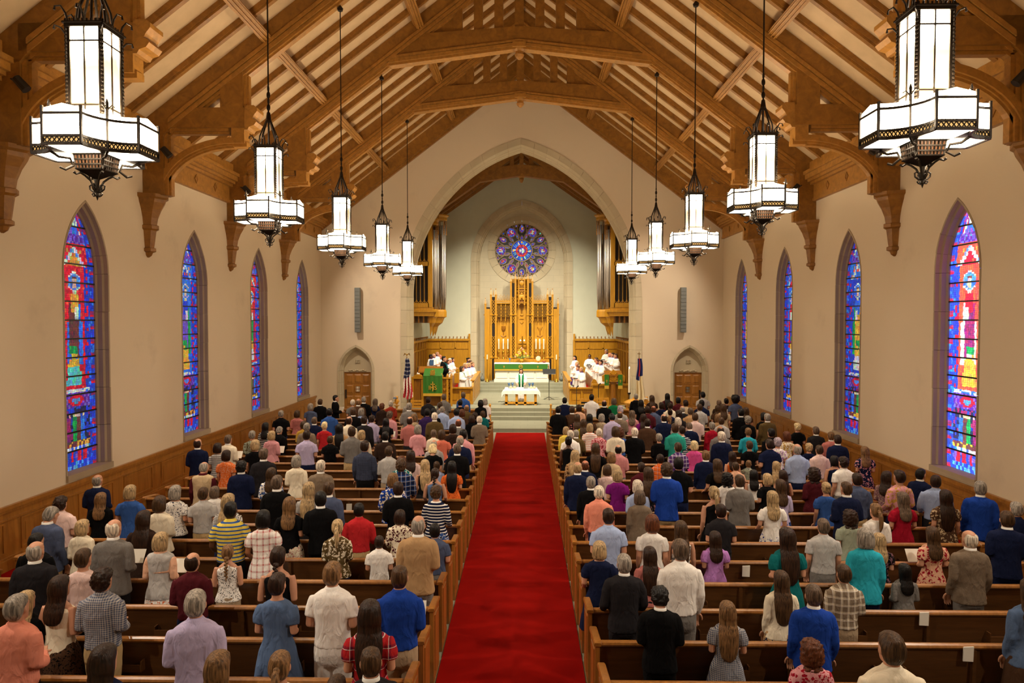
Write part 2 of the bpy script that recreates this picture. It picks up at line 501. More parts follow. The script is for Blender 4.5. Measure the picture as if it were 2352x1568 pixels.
# side walls with lancet openings
A_W, R_W, Z0_W, ZS_W = 0.66, 1.75, 1.32, 5.55
def lancet(cy, off): return archpts(A_W, R_W, Z0_W - (off if off > 0 else 0), ZS_W, off, 4, 10, cy)
wn = 0
GLASSC = dict(b=(0.02, 0.05, 0.55), b2=(0.03, 0.16, 0.75), lb=(0.08, 0.26, 0.75), r=(0.62, 0.01, 0.02), r2=(0.75, 0.08, 0.03), p=(0.10, 0.02, 0.3), v=(0.16, 0.09, 0.5),
              y=(0.7, 0.38, 0.03), w=(0.6, 0.66, 0.62), g=(0.01, 0.32, 0.06), t=(0.1, 0.55, 0.5), br=(0.13, 0.04, 0.03), sk=(0.65, 0.5, 0.33), k=(0.02, 0.02, 0.06), m=(0.25, 0.02, 0.12))
DES = [dict(bg='r', robe='br', man='b2', top='y', feet='t'), dict(bg='b2', robe='v', man='g', top='b', feet='y'),
       dict(bg='r', robe='g', man='m', top='r2', feet='w'), dict(bg='b', robe='br', man='b2', top='b2', feet='g'),
       dict(bg='r2', robe='m', man='w', top='r', feet='y'), dict(bg='b', robe='y', man='g', top='b2', feet='w'),
       dict(bg='b2', robe='b', man='r', top='r', feet='w'), dict(bg='b', robe='br', man='y', top='b', feet='r')]
def gcol(d, u, v, rnd):
    """u -1..1 across, v 0..1 up; the stained glass design as a colour key"""
    au = abs(u); x = u*.66; y = v*5.6
    P = rnd.random()
    if au > 0.74:
        k = (y/.30) % 1
        if k < .3 and au > .8: return 'm' if k > .08 else 'r'
        return 'b' if P < .75 else 'b2'
    if au > 0.66: return 'lb' if P < .5 else 'w'
    if v > .78:                                   # canopy and tracery
        lim = .62*max(0, 1-(v-.9)/.1) if v > .9 else .62
        if v > .9 and abs(au-lim*.8) < .09: return 'w' if P < .6 else 'r'
        if v > .9: return ('w' if au < .1 and .93 < v < .965 else 'v' if P < .5 else 'b2') if au < lim*.8 else ('b' if P < .6 else 'r')
        if v > .865: return 'v' if (int(u*7+9)+int(y*9)) % 2 else ('p' if P < .7 else 'lb')
        g = .60*(1-(v-.765)/.085)
        if abs(au-g) < .08 and v < .85: return 'w' if P < .7 else 'lb'
        if au < g: return d['top'] if P < .75 else 'r2'
        if abs(au-.32) < .07 and .825 < v < .84: return 'y'
        return (d['bg'] if d['bg'][0] == 'r' else 'b2') if P < .7 else 'r2'
    if v > .305:
        hy = y-.718*5.6
        rr = math.hypot(x, hy)
        if math.hypot(x/.085, (hy+.01)/.13) < 1: return 'br' if hy > .075 else 'sk'
        if rr < .215: return 'w' if rr > .185 else ('lb' if P < .6 else 'b2')
        if au < .12 and .672 < v < .70: return 'sk'
        if .32 < v < .475 and abs(u+.08) < .16+(.475-v)*1.6:
            return 'g' if v > .445 else d['man'] if v > .42 and P < .5 else 'y' if v > .39 else d['feet']
        if .40 < v < .675:
            w = .16+(.675-v)*2.4 if v > .62 else .33+(.62-v)*.35
            if au < w:
                if abs(u-.05) < .1 and .57 < v < .62: return 'w'
                if v > .60 and au < .24: return d['top']
                if u > .22 or u < -.27: return d['man']
                return d['robe']
        if abs(u+.13+(.6-v)*.3) < .025 and v > .33: return 'r2'
        if au > .5: return 'b' if P < .7 else 'r'
        return d['bg'] if P < .88 else ('r2' if d['bg'][0] == 'r' else 'b2')
    if v > .292: return 'w' if P < .7 else 'b2'
    if v > .235:
        q = math.hypot(x/.3, (v-.263)*5.6/.15)
        return 'lb' if q < .45 else 'r' if q < .8 else ('p' if (int(u*8+9)+int(y*12)) % 2 else 'v')
    if v > .085:
        for fx, key in ((-.36, 'm'), (-.12, 'g'), (.08, 'br'), (.33, 'b2')):
            if abs(u-fx) < .1 and .105 < v < .20: return key
            if abs(u-fx) < .07 and .20 <= v < .215: return 'sk'
        if v < .105: return 'y' if P < .4 else 'br'
        return 'k' if P < .45 else 'b' if P < .8 else 'm'
    if v > .07: return 'w' if P < .6 else 'b2'
    if v > .03: return 'r' if int(u*6+9) % 2 else ('b' if P < .7 else 'v')
    return 'b' if P < .6 else 'lb'
def window(n, sx, cy, des, gm):
    w = sempty('window_%d' % n, (sx*WX, cy, Z0_W))
    # stone reveal blocks
    prof = [(0.13, -0.012), (0.13, 0.34), (0.0, 0.34), (0.0, 0.23), (0.035, 0.20), (0.035, 0.10), (0.075, 0.07), (0.085, -0.012)]
    stones(w, A_W, R_W, Z0_W, ZS_W, prof, M['wstone'], lambda x, z, d: (sx*(WX + d), x, z), 5, 4, cx=cy)
    MB().box(*sorted((sx*(WX-0.05), sx*(WX+0.34))), cy-A_W-0.13, cy+A_W+0.13, Z0_W-0.13, Z0_W-0.001).obj('sill', M['wstone'], w)
    # glass
    gx = sx*(WX + 0.27)
    H_ = ZS_W + math.sqrt(R_W**2 - (R_W-A_W)**2) - Z0_W
    def half(z):
        if z <= ZS_W: return A_W
        return max(0.0, math.sqrt(max(0, R_W**2 - (z-ZS_W)**2)) - (R_W - A_W))
    MB().prism(archpts(A_W+0.02, R_W+0.02, Z0_W, ZS_W, 0, 3, 10, cy), 'x', *sorted((gx + sx*0.015, gx + sx*0.04))).obj('lead_backing', M['lead'], w)
    rnd = random.Random(n*13)
    nb = 14
    per = 10
    rows = nb * per
    nu = 20
    jit = {}
    def J(i, j):
        if (i, j) not in jit: jit[(i, j)] = (rnd.uniform(-.3, .3), rnd.uniform(-.3, .3))
        return jit[(i, j)]
    for bnd in range(nb):
        mb = MB()
        for r in range(bnd*per, bnd*per+per):
            for c in range(nu):
                vv = (r+.5)/rows; uu = (c+.5)/nu*2-1
                blk = random.Random((n*7919 + (r//2)*131 + c) & 0xffff)
                mb.col = tuple(min(1, x*rnd.uniform(0.8, 1.15)*blk.uniform(.6, 1.25)) for x in GLASSC[gcol(des, uu, vv, blk)])
                q = []
                for (i, j) in ((r, c), (r, c+1), (r+1, c+1), (r+1, c)):
                    a, d_ = J(i, j)
                    if j in (0, nu): a = 0
                    if i % per == 0: d_ = 0
                    z = Z0_W + H_*(i+d_)/rows
                    u = max(-1, min(1, (j+a)/nu*2-1))
                    q.append([u*half(z), z])
                mx = sum(p[0] for p in q)/4; mz = sum(p[1] for p in q)/4
                k = 0.92
                mb.add([(gx, cy+mx+(p[0]-mx)*k, mz+(p[1]-mz)*k) for p in q], [(0, 1, 2, 3)])
        mb.obj('pane', gm, w)
        if bnd:
            z = Z0_W + H_*bnd/nb
            MB().box(*sorted((gx-sx*0.03, gx)), cy-half(z), cy+half(z), z-0.016, z+0.016).obj('saddle_bar', M['lead'], w)
    return w
for sx, side in ((-1, 'left'), (1, 'right')):
    holes = [lancet(y, 0.125) for y in WINY]
    wall = struct(MB().prism([(YB, 0), (YF+0.3, 0), (YF+0.3, 9.45), (YB, 9.45)], 'x', *sorted((sx*WX, sx*(WX+0.42))), holes=holes).obj('wall_' + side, M['plaster']))
    for k, y in enumerate(WINY):
        wn += 1
        window(wn, sx, y, DES[k + (0 if sx < 0 else 4)], M['glassb'] if (sx > 0 and k == 0) else M['glass'])
# back wall behind the balcony
struct(MB().prism([(-9.7, 0), (9.7, 0), (9.7, 9.2), (0, 16.5), (-9.7, 9.2)], 'y', YB-0.3, YB).obj('wall_back', M['plaster']))
# front wall with chancel arch and two doors
A_C, R_C, ZS_C = 5.03, 6.98, 5.6
A_D, R_D, ZS_D = 0.64, 1.06, 2.2
DX = (-7.62, 7.72)
out = [(-9.7, 0), (9.7, 0), (9.7, 9.1), (0, 16.45), (-9.7, 9.1)]
ah = archpts(A_C, R_C, 0.0, ZS_C, 0.50, 4, 22)
holes = [archpts(A_D, R_D, 0.02, ZS_D, 0.20, 3, 10, x) for x in DX]
# walls as pieces so the openings reach the floor
def gable(x): return 16.45 - 0.7577*abs(x)
left = [(-9.7, 0), (ah[0][0], 0)] + [p for p in ah[:len(ah)//2+1]] + [(0, 16.45), (-9.7, 9.1)]
wf = MB()
wf.prism(left, 'y', YF, YF+0.6, holes=[holes[0]])
wf.prism([(-x, z) for x, z in left], 'y', YF, YF+0.6, holes=[[p for p in holes[1]]])
wallf = struct(wf.obj('wall_front', M['plaster']))
arch = sempty('trim_1', (0, YF, 0))
prof = [(0.50, -0.03), (0.50, 0.62), (0.0, 0.62), (0.0, 0.30), (0.05, 0.27), (0.05, 0.2), (0.11, 0.16), (0.13, 0.06), (0.2, 0.0), (0.22, -0.03)]
stones(arch, A_C, R_C, 0.15, ZS_C, prof, M['stone'], lambda x, z, d: (x, YF+d, z), 9, 15)
for k, x in enumerate(DX):
    d = sempty('door_%d' % (k+1), (x, YF, 0))
    prof = [(0.21, -0.03), (0.21, 0.45), (0.0, 0.45), (0.0, 0.2), (0.04, 0.16), (0.06, 0.08), (0.1, 0.03), (0.11, -0.03)]
    stones(d, A_D, R_D, 0.0, ZS_D, prof, M['stone'], lambda x_, z, dd: (x_, YF+dd, z), 4, 5, cx=x)
    MB().prism(archpts(A_D, R_D, 2.12, ZS_D, 0.02, 2, 10, x), 'y', YF+0.30, YF+0.44).obj('tympanum', M['stone'], d)
    m = MB()
    for i in range(9): m.ball((x-0.36+i*0.09, YF+0.28, 2.2+0.02*math.sin(i*2.1)), (0.06, 0.04, 0.035), 8, 5)
    for i in range(3):
        for j in range(3):
            m.beam((x-0.09+i*0.09, YF+0.29, 2.52+j*0.07), (x-0.02+i*0.07, YF+0.27, 2.60+j*0.05), 0.025, 0.05)
    m.obj('carving', M['stone'], d, True)
    d = MB().box(x-A_D, x+A_D, YF+0.36, YF+0.42, 0.0, 2.12).obj('door_leaf', M['panel'], d)
    for c in range(3):
        for r in range(4):
            if c == 1 and r == 2: continue
            x0 = x-0.54+c*0.38; z0 = 0.12+r*0.5
            b = MB().box(x0-0.03, x0+0.35, YF+0.345, YF+0.36, z0-0.03, z0+0.43)
            b.loft([[(x0+q, YF+yy, z0+q2) for q, q2 in ((i, i), (0.32-i, i), (0.32-i, 0.4-i), (i, 0.4-i))] for i, yy in ((0, 0.35), (0.05, 0.325), (0.06, 0.325))])
            b.obj('door_panel', M['panel'], d)
    w = MB().box(x-0.1, x+0.1, YF+0.33, YF+0.36, 1.2, 1.46)
    w.obj('door_window', M['paper'] if k == 0 else M['grille'], d)
    b = MB()
    for p in (((x-0.1, 1.33), (x+0.1, 1.33)), ((x-0.05, 1.22), (x-0.05, 1.44)), ((x+0.05, 1.22), (x+0.05, 1.44)), ((x-.1, 1.2), (x+.1, 1.2)), ((x-.1, 1.46), (x+.1, 1.46)), ((x-.1, 1.2), (x-.1, 1.46)), ((x+.1, 1.2), (x+.1, 1.46))):
        b.beam((p[0][0], YF+0.325, p[0][1]), (p[1][0], YF+0.325, p[1][1]), 0.02, 0.02, (0, 1, 0))
    b.obj('glazing_bar', M['oakd'], d)
    hx = x - 0.56 if k == 0 else x + 0.56
    MB().box(hx-0.03, hx+0.03, YF+0.31, YF+0.36, 0.9, 1.3).obj('push_plate', M['dark'], d)
# ---------------------------------------------------------------- wainscot on side walls
for k, (sx, side) in enumerate(((-1, 'left'), (1, 'right'))):
    t = sempty('trim_%d' % (k+2), (sx*WX, 12, 0))
    X = lambda d: sx*(WX-d)
    B = lambda d0, d1, y0, y1, z0, z1: MB().box(*sorted((X(d0), X(d1))), y0, y1, z0, z1)
    B(0, 0.05, YB, 30.9, 0, 1.12).obj('back_board', M['panel'], t)
    b = MB()
    for d1, z0, z1 in ((0.11, 1.10, 1.17), (0.085, 1.05, 1.10), (0.075, 0.90, 0.93), (0.10, 0.0, 0.2), (0.08, 0.2, 0.24)):
        b.box(*sorted((X(0.04), X(d1))), YB, 30.9, z0, z1)
    b.obj('rail', M['panel'], t)
    y = 6.0
    while y < 30.0:
        b = MB()
        y1 = y + 1.25
        for q in ((y, y1, 0.84, 0.88), (y, y1, 0.30, 0.34), (y, y+.04, 0.34, 0.84), (y1-.04, y1, 0.34, 0.84)):
            b.box(*sorted((X(0.045), X(0.07))), *q)
        b.box(*sorted((X(0.045), X(0.056))), y+.12, y1-.12, 0.42, 0.76)
        b.obj('panel', M['panel'], t)
        y += 1.66
# ---------------------------------------------------------------- ceiling: plaster slopes, common rafters, purlins, cornice
cl = sempty('ceiling', (0, 12, 9))
for sx, nm in ((-1, 'left'), (1, 'right')):
    MB().prism([(0, 16.4), (sx*9.7, 9.03), (sx*9.7, 9.33), (0, 16.7)], 'y', YB-0.3, YF+0.1).obj('ceiling_slope', M['ceil'], cl)
bays = [(2.5, 7.45), (7.45, 12.4), (12.4, 17.25), (17.25, 22.1), (22.1, 27.0), (27.0, 32.0)]
sl = math.atan(0.76)
NRM = lambda sx: Vector((-sx*math.sin(sl), 0, -math.cos(sl)))   # pointing down into the room
rprof = [(-0.085, 0.12), (-0.085, 0.0), (-0.06, -0.0), (-0.06, -0.05), (0.06, -0.05), (0.06, 0.0), (0.085, 0.0), (0.085, 0.12)]
pprof = [(-0.13, 0.25), (-0.13, 0.0), (-0.10, 0.0), (-0.10, -0.04), (-0.065, -0.04), (-0.06, 0.0), (-0.02, 0.0), (-0.015, -0.05), (0.015, -0.05), (0.02, 0.0), (0.06, 0.0), (0.065, -0.04), (0.10, -0.04), (0.10, 0.0), (0.13, 0.0), (0.13, 0.25)]
for (y0, y1) in bays:
    for sx in (-1, 1):
        for k in range(1, 5):
            y = y0 + (y1-y0)*k/5
            a = Vector((sx*9.2, y, zc(9.2))) + NRM(sx)*0.11
            c = Vector((sx*0.05, y, zc(0.05))) + NRM(sx)*0.11
            MB().beam(a, c, 0.2, 0.22, -NRM(sx), rprof).obj('rafter', M['roof'], cl)
        for px_ in (6.3, 3.28):
            p = Vector((sx*px_, 0, zc(px_))) + NRM(sx)*0.34
            MB().beam(p+Vector((0, y0, 0)), p+Vector((0, y1, 0)), 0.3, 0.28, -NRM(sx), pprof).obj('purlin', M['roofb'], cl)
        b = MB()
        for x0, z0, z1 in ((9.13, 8.25, 8.80), (9.10, 8.22, 8.30), (9.02, 8.72, 8.80), (8.94, 8.80, 8.88), (8.86, 8.88, 9.02), (8.80, 9.02, 9.12)):
            b.box(*sorted((sx*x0, sx*9.23)), y0+0.1, y1-0.1, z0, z1)
        b.box(*sorted((sx*9.0, sx*9.23)), y0+0.1, y1-0.1, 9.1, 9.42)
        b.obj('cornice', M['roofb'], cl)
        for k in range(3):
            y = y0 + (y1-y0)*(k+1)/4
            MB().loft([[(sx*x_, y+dy*q, 8.52+dz*q) for dy, dz in ((-.10, 0), (0, -.13), (.10, 0), (0, .13))] for x_, q in ((9.14, 1), (9.11, 1), (9.11, .7), (9.125, .6))]).obj('diamond', M['roof'], cl)
        MB().beam((0, y0, zc(0)-0.2), (0, y1, zc(0)-0.2), 0.24, 0.3).obj('ridge_beam', M['roof'], cl) if sx > 0 else None
# ---------------------------------------------------------------- trusses
def truss(Y, label):
    t = thing('roof_truss', label, 'truss', (0, 0, 0), 'hammer-beam trusses of the nave roof')
    T = 0.19
    def P(poly, th=T, sx=1):
        return MB().prism([(sx*x, z) for x, z in poly], 'y', -th, th)
    for sx in (-1, 1):
        P([(0, 15.7), (8.62, zb(8.62)), (8.70, 9.05), (9.22, 9.05), (9.22, zc(9.22)), (0, 16.4)], T, sx).obj('principal_rafter', M['roof'], t)
        b = MB()
        for th, d0, d1 in ((0.235, -0.20, -0.12), (0.215, -0.10, 0.0), (0.15, 0.0, 0.07), (0.09, 0.07, 0.12)):
            b.prism([(0, 15.7-d1*1.25), (sx*8.55, zb(8.55)-d1*1.25), (sx*8.55, zb(8.55)-d0*1.25), (0, 15.7-d0*1.25)] if sx > 0 else
                    [(0, 15.7-d0*1.25), (sx*8.55, zb(8.55)-d0*1.25), (sx*8.55, zb(8.55)-d1*1.25), (0, 15.7-d1*1.25)], 'y', -th, th)
        b.obj('rafter_moulding', M['roofb'], t)
        P([(8.70, 7.6), (9.22, 7.6), (9.22, 9.1), (8.70, 9.1)], T, sx).obj('wall_post', M['roof'], t)
        b = MB()
        for th, d0, d1 in ((0.13, 8.62, 8.72), (0.08, 8.56, 8.63)):
            b.box(*sorted((sx*d0, sx*d1)), -th, th, 7.6, 9.12)
        b.obj('post_moulding', M['roofb'], t)
        P([(6.62, 9.23), (8.72, 9.23), (8.72, 9.72), (6.62, 9.72)], T, sx).obj('hammer_beam', M['roof'], t)
        P([(6.66, 9.76), (6.44, 9.76), (6.36, 9.70), (6.36, 9.62), (6.44, 9.52), (6.48, 9.44), (6.42, 9.42), (6.38, 9.36), (6.44, 9.28), (6.56, 9.24), (6.60, 9.17), (6.68, 9.17)], 0.22, sx).obj('beam_end', M['roofb'], t)
        b = MB()
        for th, z0, z1 in ((0.13, 9.16, 9.24), (0.08, 9.10, 9.17)):
            b.box(*sorted((sx*7.1, sx*8.66)), -th, th, z0, z1)
        b.obj('beam_moulding', M['roofb'], t)
        P([(6.72, 9.72), (7.28, 9.72), (7.28, zb(7.28)+.1), (6.72, zb(6.72)+.1)], T, sx).obj('hammer_post', M['roof'], t)
        b = MB().box(*sorted((sx*6.66, sx*6.73)), -0.12, 0.12, 9.74, zb(6.7)+.05)
        b.box(*sorted((sx*6.61, sx*6.67)), -0.07, 0.07, 9.74, zb(6.64)+.02)
        b.obj('post_moulding', M['roofb'], t)
        b = MB()
        for th, o0, o1 in ((0.17, 0.10, 0.24), (0.12, 0.05, 0.11), (0.08, 0.0, 0.06)):
            def E(o):
                return [(6.98 + (1.70+o)*math.sin(pi/2*(1-k/14)) , 7.6 + (1.16+o)*math.sin(pi/2*k/14)) for k in range(15)]
            i_, o_ = E(o0), E(o1)
            b.prism([(sx*x, z) for x, z in i_ + o_[::-1]], 'y', -th, th)
        b.box(*sorted((sx*6.70, sx*7.02)), -0.17, 0.17, 8.86, 9.24)
        b.box(*sorted((sx*6.66, sx*7.0)), -0.12, 0.12, 8.78, 8.9)
        b.obj('arch_brace', M['roofb'], t)
        rp = [(0.55, 7.62), (0.55, 7.54), (0.49, 7.50), (0.46, 7.42), (0.36, 7.25), (0.28, 7.05), (0.25, 6.88), (0.30, 6.86), (0.30, 6.78), (0.235, 6.74), (0.185, 6.40), (0.17, 6.32), (0.22, 6.30), (0.22, 6.23), (0.14, 6.2), (0.11, 6.13), (0.04, 6.08)]
        rings = []
        for r, z in rp:
            rings.append([(sx*(9.23 - max(0, r*math.sin(pi*q/4+pi/8 - pi/8))), -r*math.cos(pi*q/4)*0.8, z) for q in range(5)])
        MB().loft(rings).obj('corbel', M['roof'], t)
    b = MB()
    b.prism([(-4.15, 12.56), (0, 13.05), (4.15, 12.56), (2.97, 13.46), (0, 13.66), (-2.97, 13.46)], 'y', -0.17, 0.17)
    b.obj('collar_beam', M['roof'], t)
    b = MB()
    for th, d0, d1 in ((0.22, 0.14, 0.2), (0.21, 0.02, 0.11), (0.15, -0.06, 0.02)):
        b.prism([(-4.1, 12.56+d0-.03), (0, 13.05+d0), (4.1, 12.56+d0-.03), (4.0, 12.57+d1), (0, 13.05+d1), (-4.0, 12.57+d1)], 'y', -th, th)
    b.obj('collar_moulding', M['roofb'], t)
    for i in range(-3, 4):
        x = i*0.64
        MB().box(x-0.14, x+0.14, -0.1, 0.1, 13.4, zb(x)+0.05).obj('strut', M['roof'], t)
    for sx in (-1, 1):
        P([(2.05, 13.4), (2.9, 13.4), (2.05, zb(2.05)+.05)], 0.05, sx).obj('spandrel_board', M['roof'], t)
    b = MB().box(-0.21, 0.21, -0.25, 0.25, 13.02, 13.16)
    b.loft([[(r*math.cos(pi*k/4+pi/8), r*math.sin(pi*k/4+pi/8), z) for k in range(8)] for r, z in ((0.22, 13.04), (0.2, 12.98), (0.13, 12.93), (0.13, 12.85), (0.16, 12.83), (0.12, 12.76), (0.05, 12.70), (0.01, 12.68))])
    b.obj('pendant', M['roofb'], t)
    return t
tlab = ['oak hammer-beam truss above the nearest pair of lanterns', 'oak hammer-beam truss before the first window pair', 'oak hammer-beam truss between first and second window pairs',
        'oak hammer-beam truss between second and third window pairs', 'oak hammer-beam truss between third and fourth window pairs']
t0 = truss(0, tlab[0])
snapshot()
for i, y in enumerate(TR):
    t = t0 if i == 0 else dup(t0, (0, y, 0))
    t.location = (0, y, 0)
    t['label'] = tlab[i]
# black spot lamps on the wall posts light the pews
for i, y in enumerate([2.5] + TR):
    for sx in (-1, 1):
        pos = Vector((sx*8.46, y-.46, 8.55)) if i < 5 else Vector((sx*8.46, y+.46, 8.55))
        aim = (Vector((sx*2.2, y+1.0, 1.0)) - pos).normalized() if i < 5 else (Vector((sx*3.5, 31.5, 3.0)) - pos).normalized()
        if i:
            t = thing('spot_lamp', 'small black spot lamp on the %s roof truss post, %s side' % (ORD[i], 'pulpit' if sx < 0 else 'lectern'), 'lamp', tuple(pos), 'spot lamps on the roof posts')
            MB().tube([pos-aim*.16, pos-aim*.15, pos+aim*.10], [.06, .075, .085], 10).obj('can', M['blackm'], t)
            MB().tube([pos-aim*.05, (sx*8.66, pos.y, 8.66), (sx*8.74, y, 8.66)], .015, 5).obj('bracket', M['blackm'], t)
        l = bpy.data.lights.new('spot', 'SPOT'); l.energy = SPOT_W; l.color = (1, 0.85, 0.68); l.spot_size = 1.75; l.spot_blend = 0.7; l.shadow_soft_size = 0.08
        o = bpy.data.objects.new('spot', l); COL.objects.link(o); o.location = pos + aim*.12; o.rotation_euler = aim.to_track_quat('-Z', 'Y').to_euler()
ge = MB()
for sx in (-1, 1):
    ge.prism([(0, 15.72), (sx*9.22, 15.72-0.76*9.22), (sx*9.22, zc(9.22)), (0, 16.4)], 'y', 31.72, 31.99)
    ge.prism([(0, 15.6), (sx*9.22, 15.6-0.76*9.22), (sx*9.22, 15.72-0.76*9.22), (0, 15.72)], 'y', 31.82, 31.99)
ge.obj('gable_rafter', M['roof'], cl)
# ---------------------------------------------------------------- lanterns
def chandelier():
    t = thing('lantern', '', 'lantern', (0, 0, 0), 'hanging iron lanterns of the nave')
    I = M['iron']
    MB().tube([(0, 0, 2.3), (0, 0, 6.5)], 0.014, 6).obj('rod', I, t)
    b = MB()
    z = 2.36
    for i in range(5): b.ball((0, 0, z+i*0.11), (0.035, 0.02, 0.065) if i % 2 else (0.02, 0.035, 0.065), 8, 5)
    b.lathe([(0.06, 6.3), (0.075, 6.36), (0.03, 6.42)], (0, 0, 0), 10)
    b.obj('chain', I, t)
    # crown of scrolls above the column
    b = MB()
    for k in range(8):
        a = pi/4*k + pi/8
        f = lambda r, z: (r*math.cos(a), r*math.sin(a), z)
        b.tube([f(0.17, 1.76), f(0.15, 1.95), f(0.09, 2.1), f(0.035, 2.25), f(0.02, 2.38)], [0.014, 0.013, 0.014, 0.013, 0.01], 5)
    for k in range(8):
        a = pi/4*k
        f = lambda r, z: (r*math.cos(a), r*math.sin(a), z)
        rr = 0.19 if k % 2 == 0 else 0.25
        b.tube([f(rr-.02, 1.74), f(rr+.01, 1.86), f(rr+.05, 1.92), f(rr+.10, 1.90), f(rr+.105, 1.86)], [0.012, 0.011, 0.01, 0.009, 0.012], 5)
    for k in range(4):
        a = pi/2*k + pi/4
        f = lambda r, z: (r*math.cos(a), r*math.sin(a), z)
        b.tube([f(0.24, 1.62), f(0.30, 1.70), f(0.355, 1.71), f(0.36, 1.67)], [0.011, 0.01, 0.009, 0.014], 5)
    b.lathe([(0.03, 2.2), (0.055, 2.24), (0.03, 2.28)], (0, 0, 0), 10)
    b.obj('crown', I, t)
    # column
    q = 0.175
    b = MB()
    for sx in (-1, 1):
        for sy in (-1, 1):
            b.beam((sx*(q-.01), sy*(q-.01), 0.72), (sx*(q-.01), sy*(q-.01), 1.78), 0.035, 0.035)
            for i in range(26):
                zz = 0.74 + i*0.04
                b.ball((sx*(q+.008), sy*(q+.008), zz), (0.016, 0.016, 0.022), 6, 4)
    for z0, z1, w in ((1.72, 1.755, q+.012), (1.575, 1.59, q), (0.93, 0.945, q), (1.755, 1.77, q+.028)):
        for s in (-1, 1):
            b.box(-w, w, s*w-.012, s*w+.012, z0, z1)
            b.box(s*w-.012, s*w+.012, -w, w, z0, z1)
    for s in (-1, 1):
        b.box(-.006, .006, s*q-.008, s*q+.008, .72, 1.72)
        b.box(s*q-.008, s*q+.008, -.006, .006, .72, 1.72)
        for i in range(9):
            x = -q + i*q/4
            b.box(x-.008, x+.008, s*(q+.02)-.006, s*(q+.02)+.006, 1.77, 1.80)
            b.box(s*(q+.02)-.006, s*(q+.02)+.006, x-.008, x+.008, 1.77, 1.80)
    b.obj('column_frame', I, t)
    for k in range(4):
        ca, sa = math.cos(pi/2*k), math.sin(pi/2*k)
        def Q(u, d, z): return (ca*d - sa*u, sa*d + ca*u, z)
        for u0, u1 in ((-.145, -.007), (.007, .145)):
            for z0, z1 in ((0.78, 0.93), (0.945, 1.575), (1.59, 1.72)):
                fl = 0.03 if z0 < .8 else 0
                MB().add([Q(u0*(1+fl*3), q-.004+fl, z0), Q(u1*(1+fl*3), q-.004+fl, z0), Q(u1, q-.004, z1), Q(u0, q-.004, z1)], [(0, 1, 2, 3)]).obj('pane', M['lamp'], t)
        # ring arms
        e, hw = 0.55, 0.19
        MB().add([Q(-hw, e, .53), Q(hw, e, .53), Q(hw, e, .74), Q(-hw, e, .74)], [(0, 1, 2, 3)]).obj('pane', M['lamp'], t)
        MB().add([Q(-hw, e-.003, .755), Q(hw, e-.003, .755), Q(hw, e-.01, .80), Q(0, e-.01, .845), Q(-hw, e-.01, .80)], [(0, 1, 2, 3, 4)]).obj('pane', M['lamp'], t)
        MB().add([Q(-hw+.025, e-.025, .448), Q(hw-.025, e-.025, .448), Q(hw-.025, .2, .448), Q(-hw+.025, .2, .448)], [(0, 1, 2, 3)]).obj('pane', M['lamp'], t)
        arc = [(0.55 - 0.36*math.sin(th), 0.55 - 0.36*math.cos(th)) for th in [pi/2*i/10 for i in range(11)]]   # (u? , d?) from (.55,.19) to (.19,.55)
        for i0, i1 in ((0, 5), (5, 10)):
            m, m2, bnd = MB(), MB(), MB()
            for i in range(i0, i1):
                p, p2 = arc[i], arc[i+1]
                m.add([Q(p[0], p[1], .53), Q(p2[0], p2[1], .53), Q(p2[0], p2[1], .74), Q(p[0], p[1], .74)], [(0, 1, 2, 3)])
                m.add([Q(p[0]*.985, p[1]*.985, .755), Q(p2[0]*.985, p2[1]*.985, .755), Q(p2[0]*.98, p2[1]*.98, .80), Q(p[0]*.98, p[1]*.98, .80)], [(0, 1, 2, 3)])
            m.obj('pane', M['lamp'], t)
    b = MB(); am = MB()
    for k in range(4):
        ca, sa = math.cos(pi/2*k), math.sin(pi/2*k)
        def Q(u, d, z): return (ca*d - sa*u, sa*d + ca*u, z)
        path = [(-.19, .55), (-.095, .55), (0, .55), (.095, .55), (.19, .55)] + [(0.55 - 0.36*math.cos(th), 0.55 - 0.36*math.sin(th)) for th in [pi/2*i/8 for i in range(1, 9)]]
        for i in range(len(path)-1):
            p, p2 = path[i], path[i+1]
            for z, r in ((.455, .014), (.53, .012), (.747, .012)):
                b.beam(Q(*p, z), Q(*p2, z), r*2, r*2)
            for s in range(2):
                a = [p[j] + (p2[j]-p[j])*s/2 for j in (0, 1)]; c = [p[j] + (p2[j]-p[j])*(s+1)/2 for j in (0, 1)]
                b.beam(Q(*a, .462), Q(*c, .522), .008, .010); b.beam(Q(*a, .522), Q(*c, .462), .008, .010)
            am.add([Q(p[0]*.985, p[1]*.985, .46), Q(p2[0]*.985, p2[1]*.985, .46), Q(p2[0]*.985, p2[1]*.985, .525), Q(p[0]*.985, p[1]*.985, .525)], [(0, 1, 2, 3)])
        for p in ((.19, .55), (-.19, .55)):
            b.beam(Q(*p, .45), Q(*p, .82), .022, .022)
        b.beam(Q(.295, .295, .45), Q(.295, .295, .86), .02, .02)
        for dz, rr in ((0.86, .05), (0.86, -.05)):
            b.tube([Q(.295, .295, .84), Q(.295+rr*.6, .295-rr*.6, .90), Q(.295+rr, .295-rr, .885)], .007, 5)
        b.tube([Q(.295, .295, .86), Q(.295, .295, .92), Q(.295, .295, .96)], [.012, .016, .003], 6)
        b.tube([Q(.295, .295, .45), Q(.24, .24, .40), Q(.17, .17, .40), Q(.15, .15, .33), Q(.2, .2, .28), Q(.235, .235, .30)], .014, 6)
    ol = []
    for k in range(4):
        ca, sa = math.cos(pi/2*k), math.sin(pi/2*k)
        for u, dd in [(-.19, .55), (.19, .55)] + [(0.55 - 0.36*math.cos(th), 0.55 - 0.36*math.sin(th)) for th in [pi/2*i/8 for i in range(1, 8)]]:
            ol.append((ca*dd + sa*u, sa*dd - ca*u))
    b.prism(ol, 'z', .455, .46)
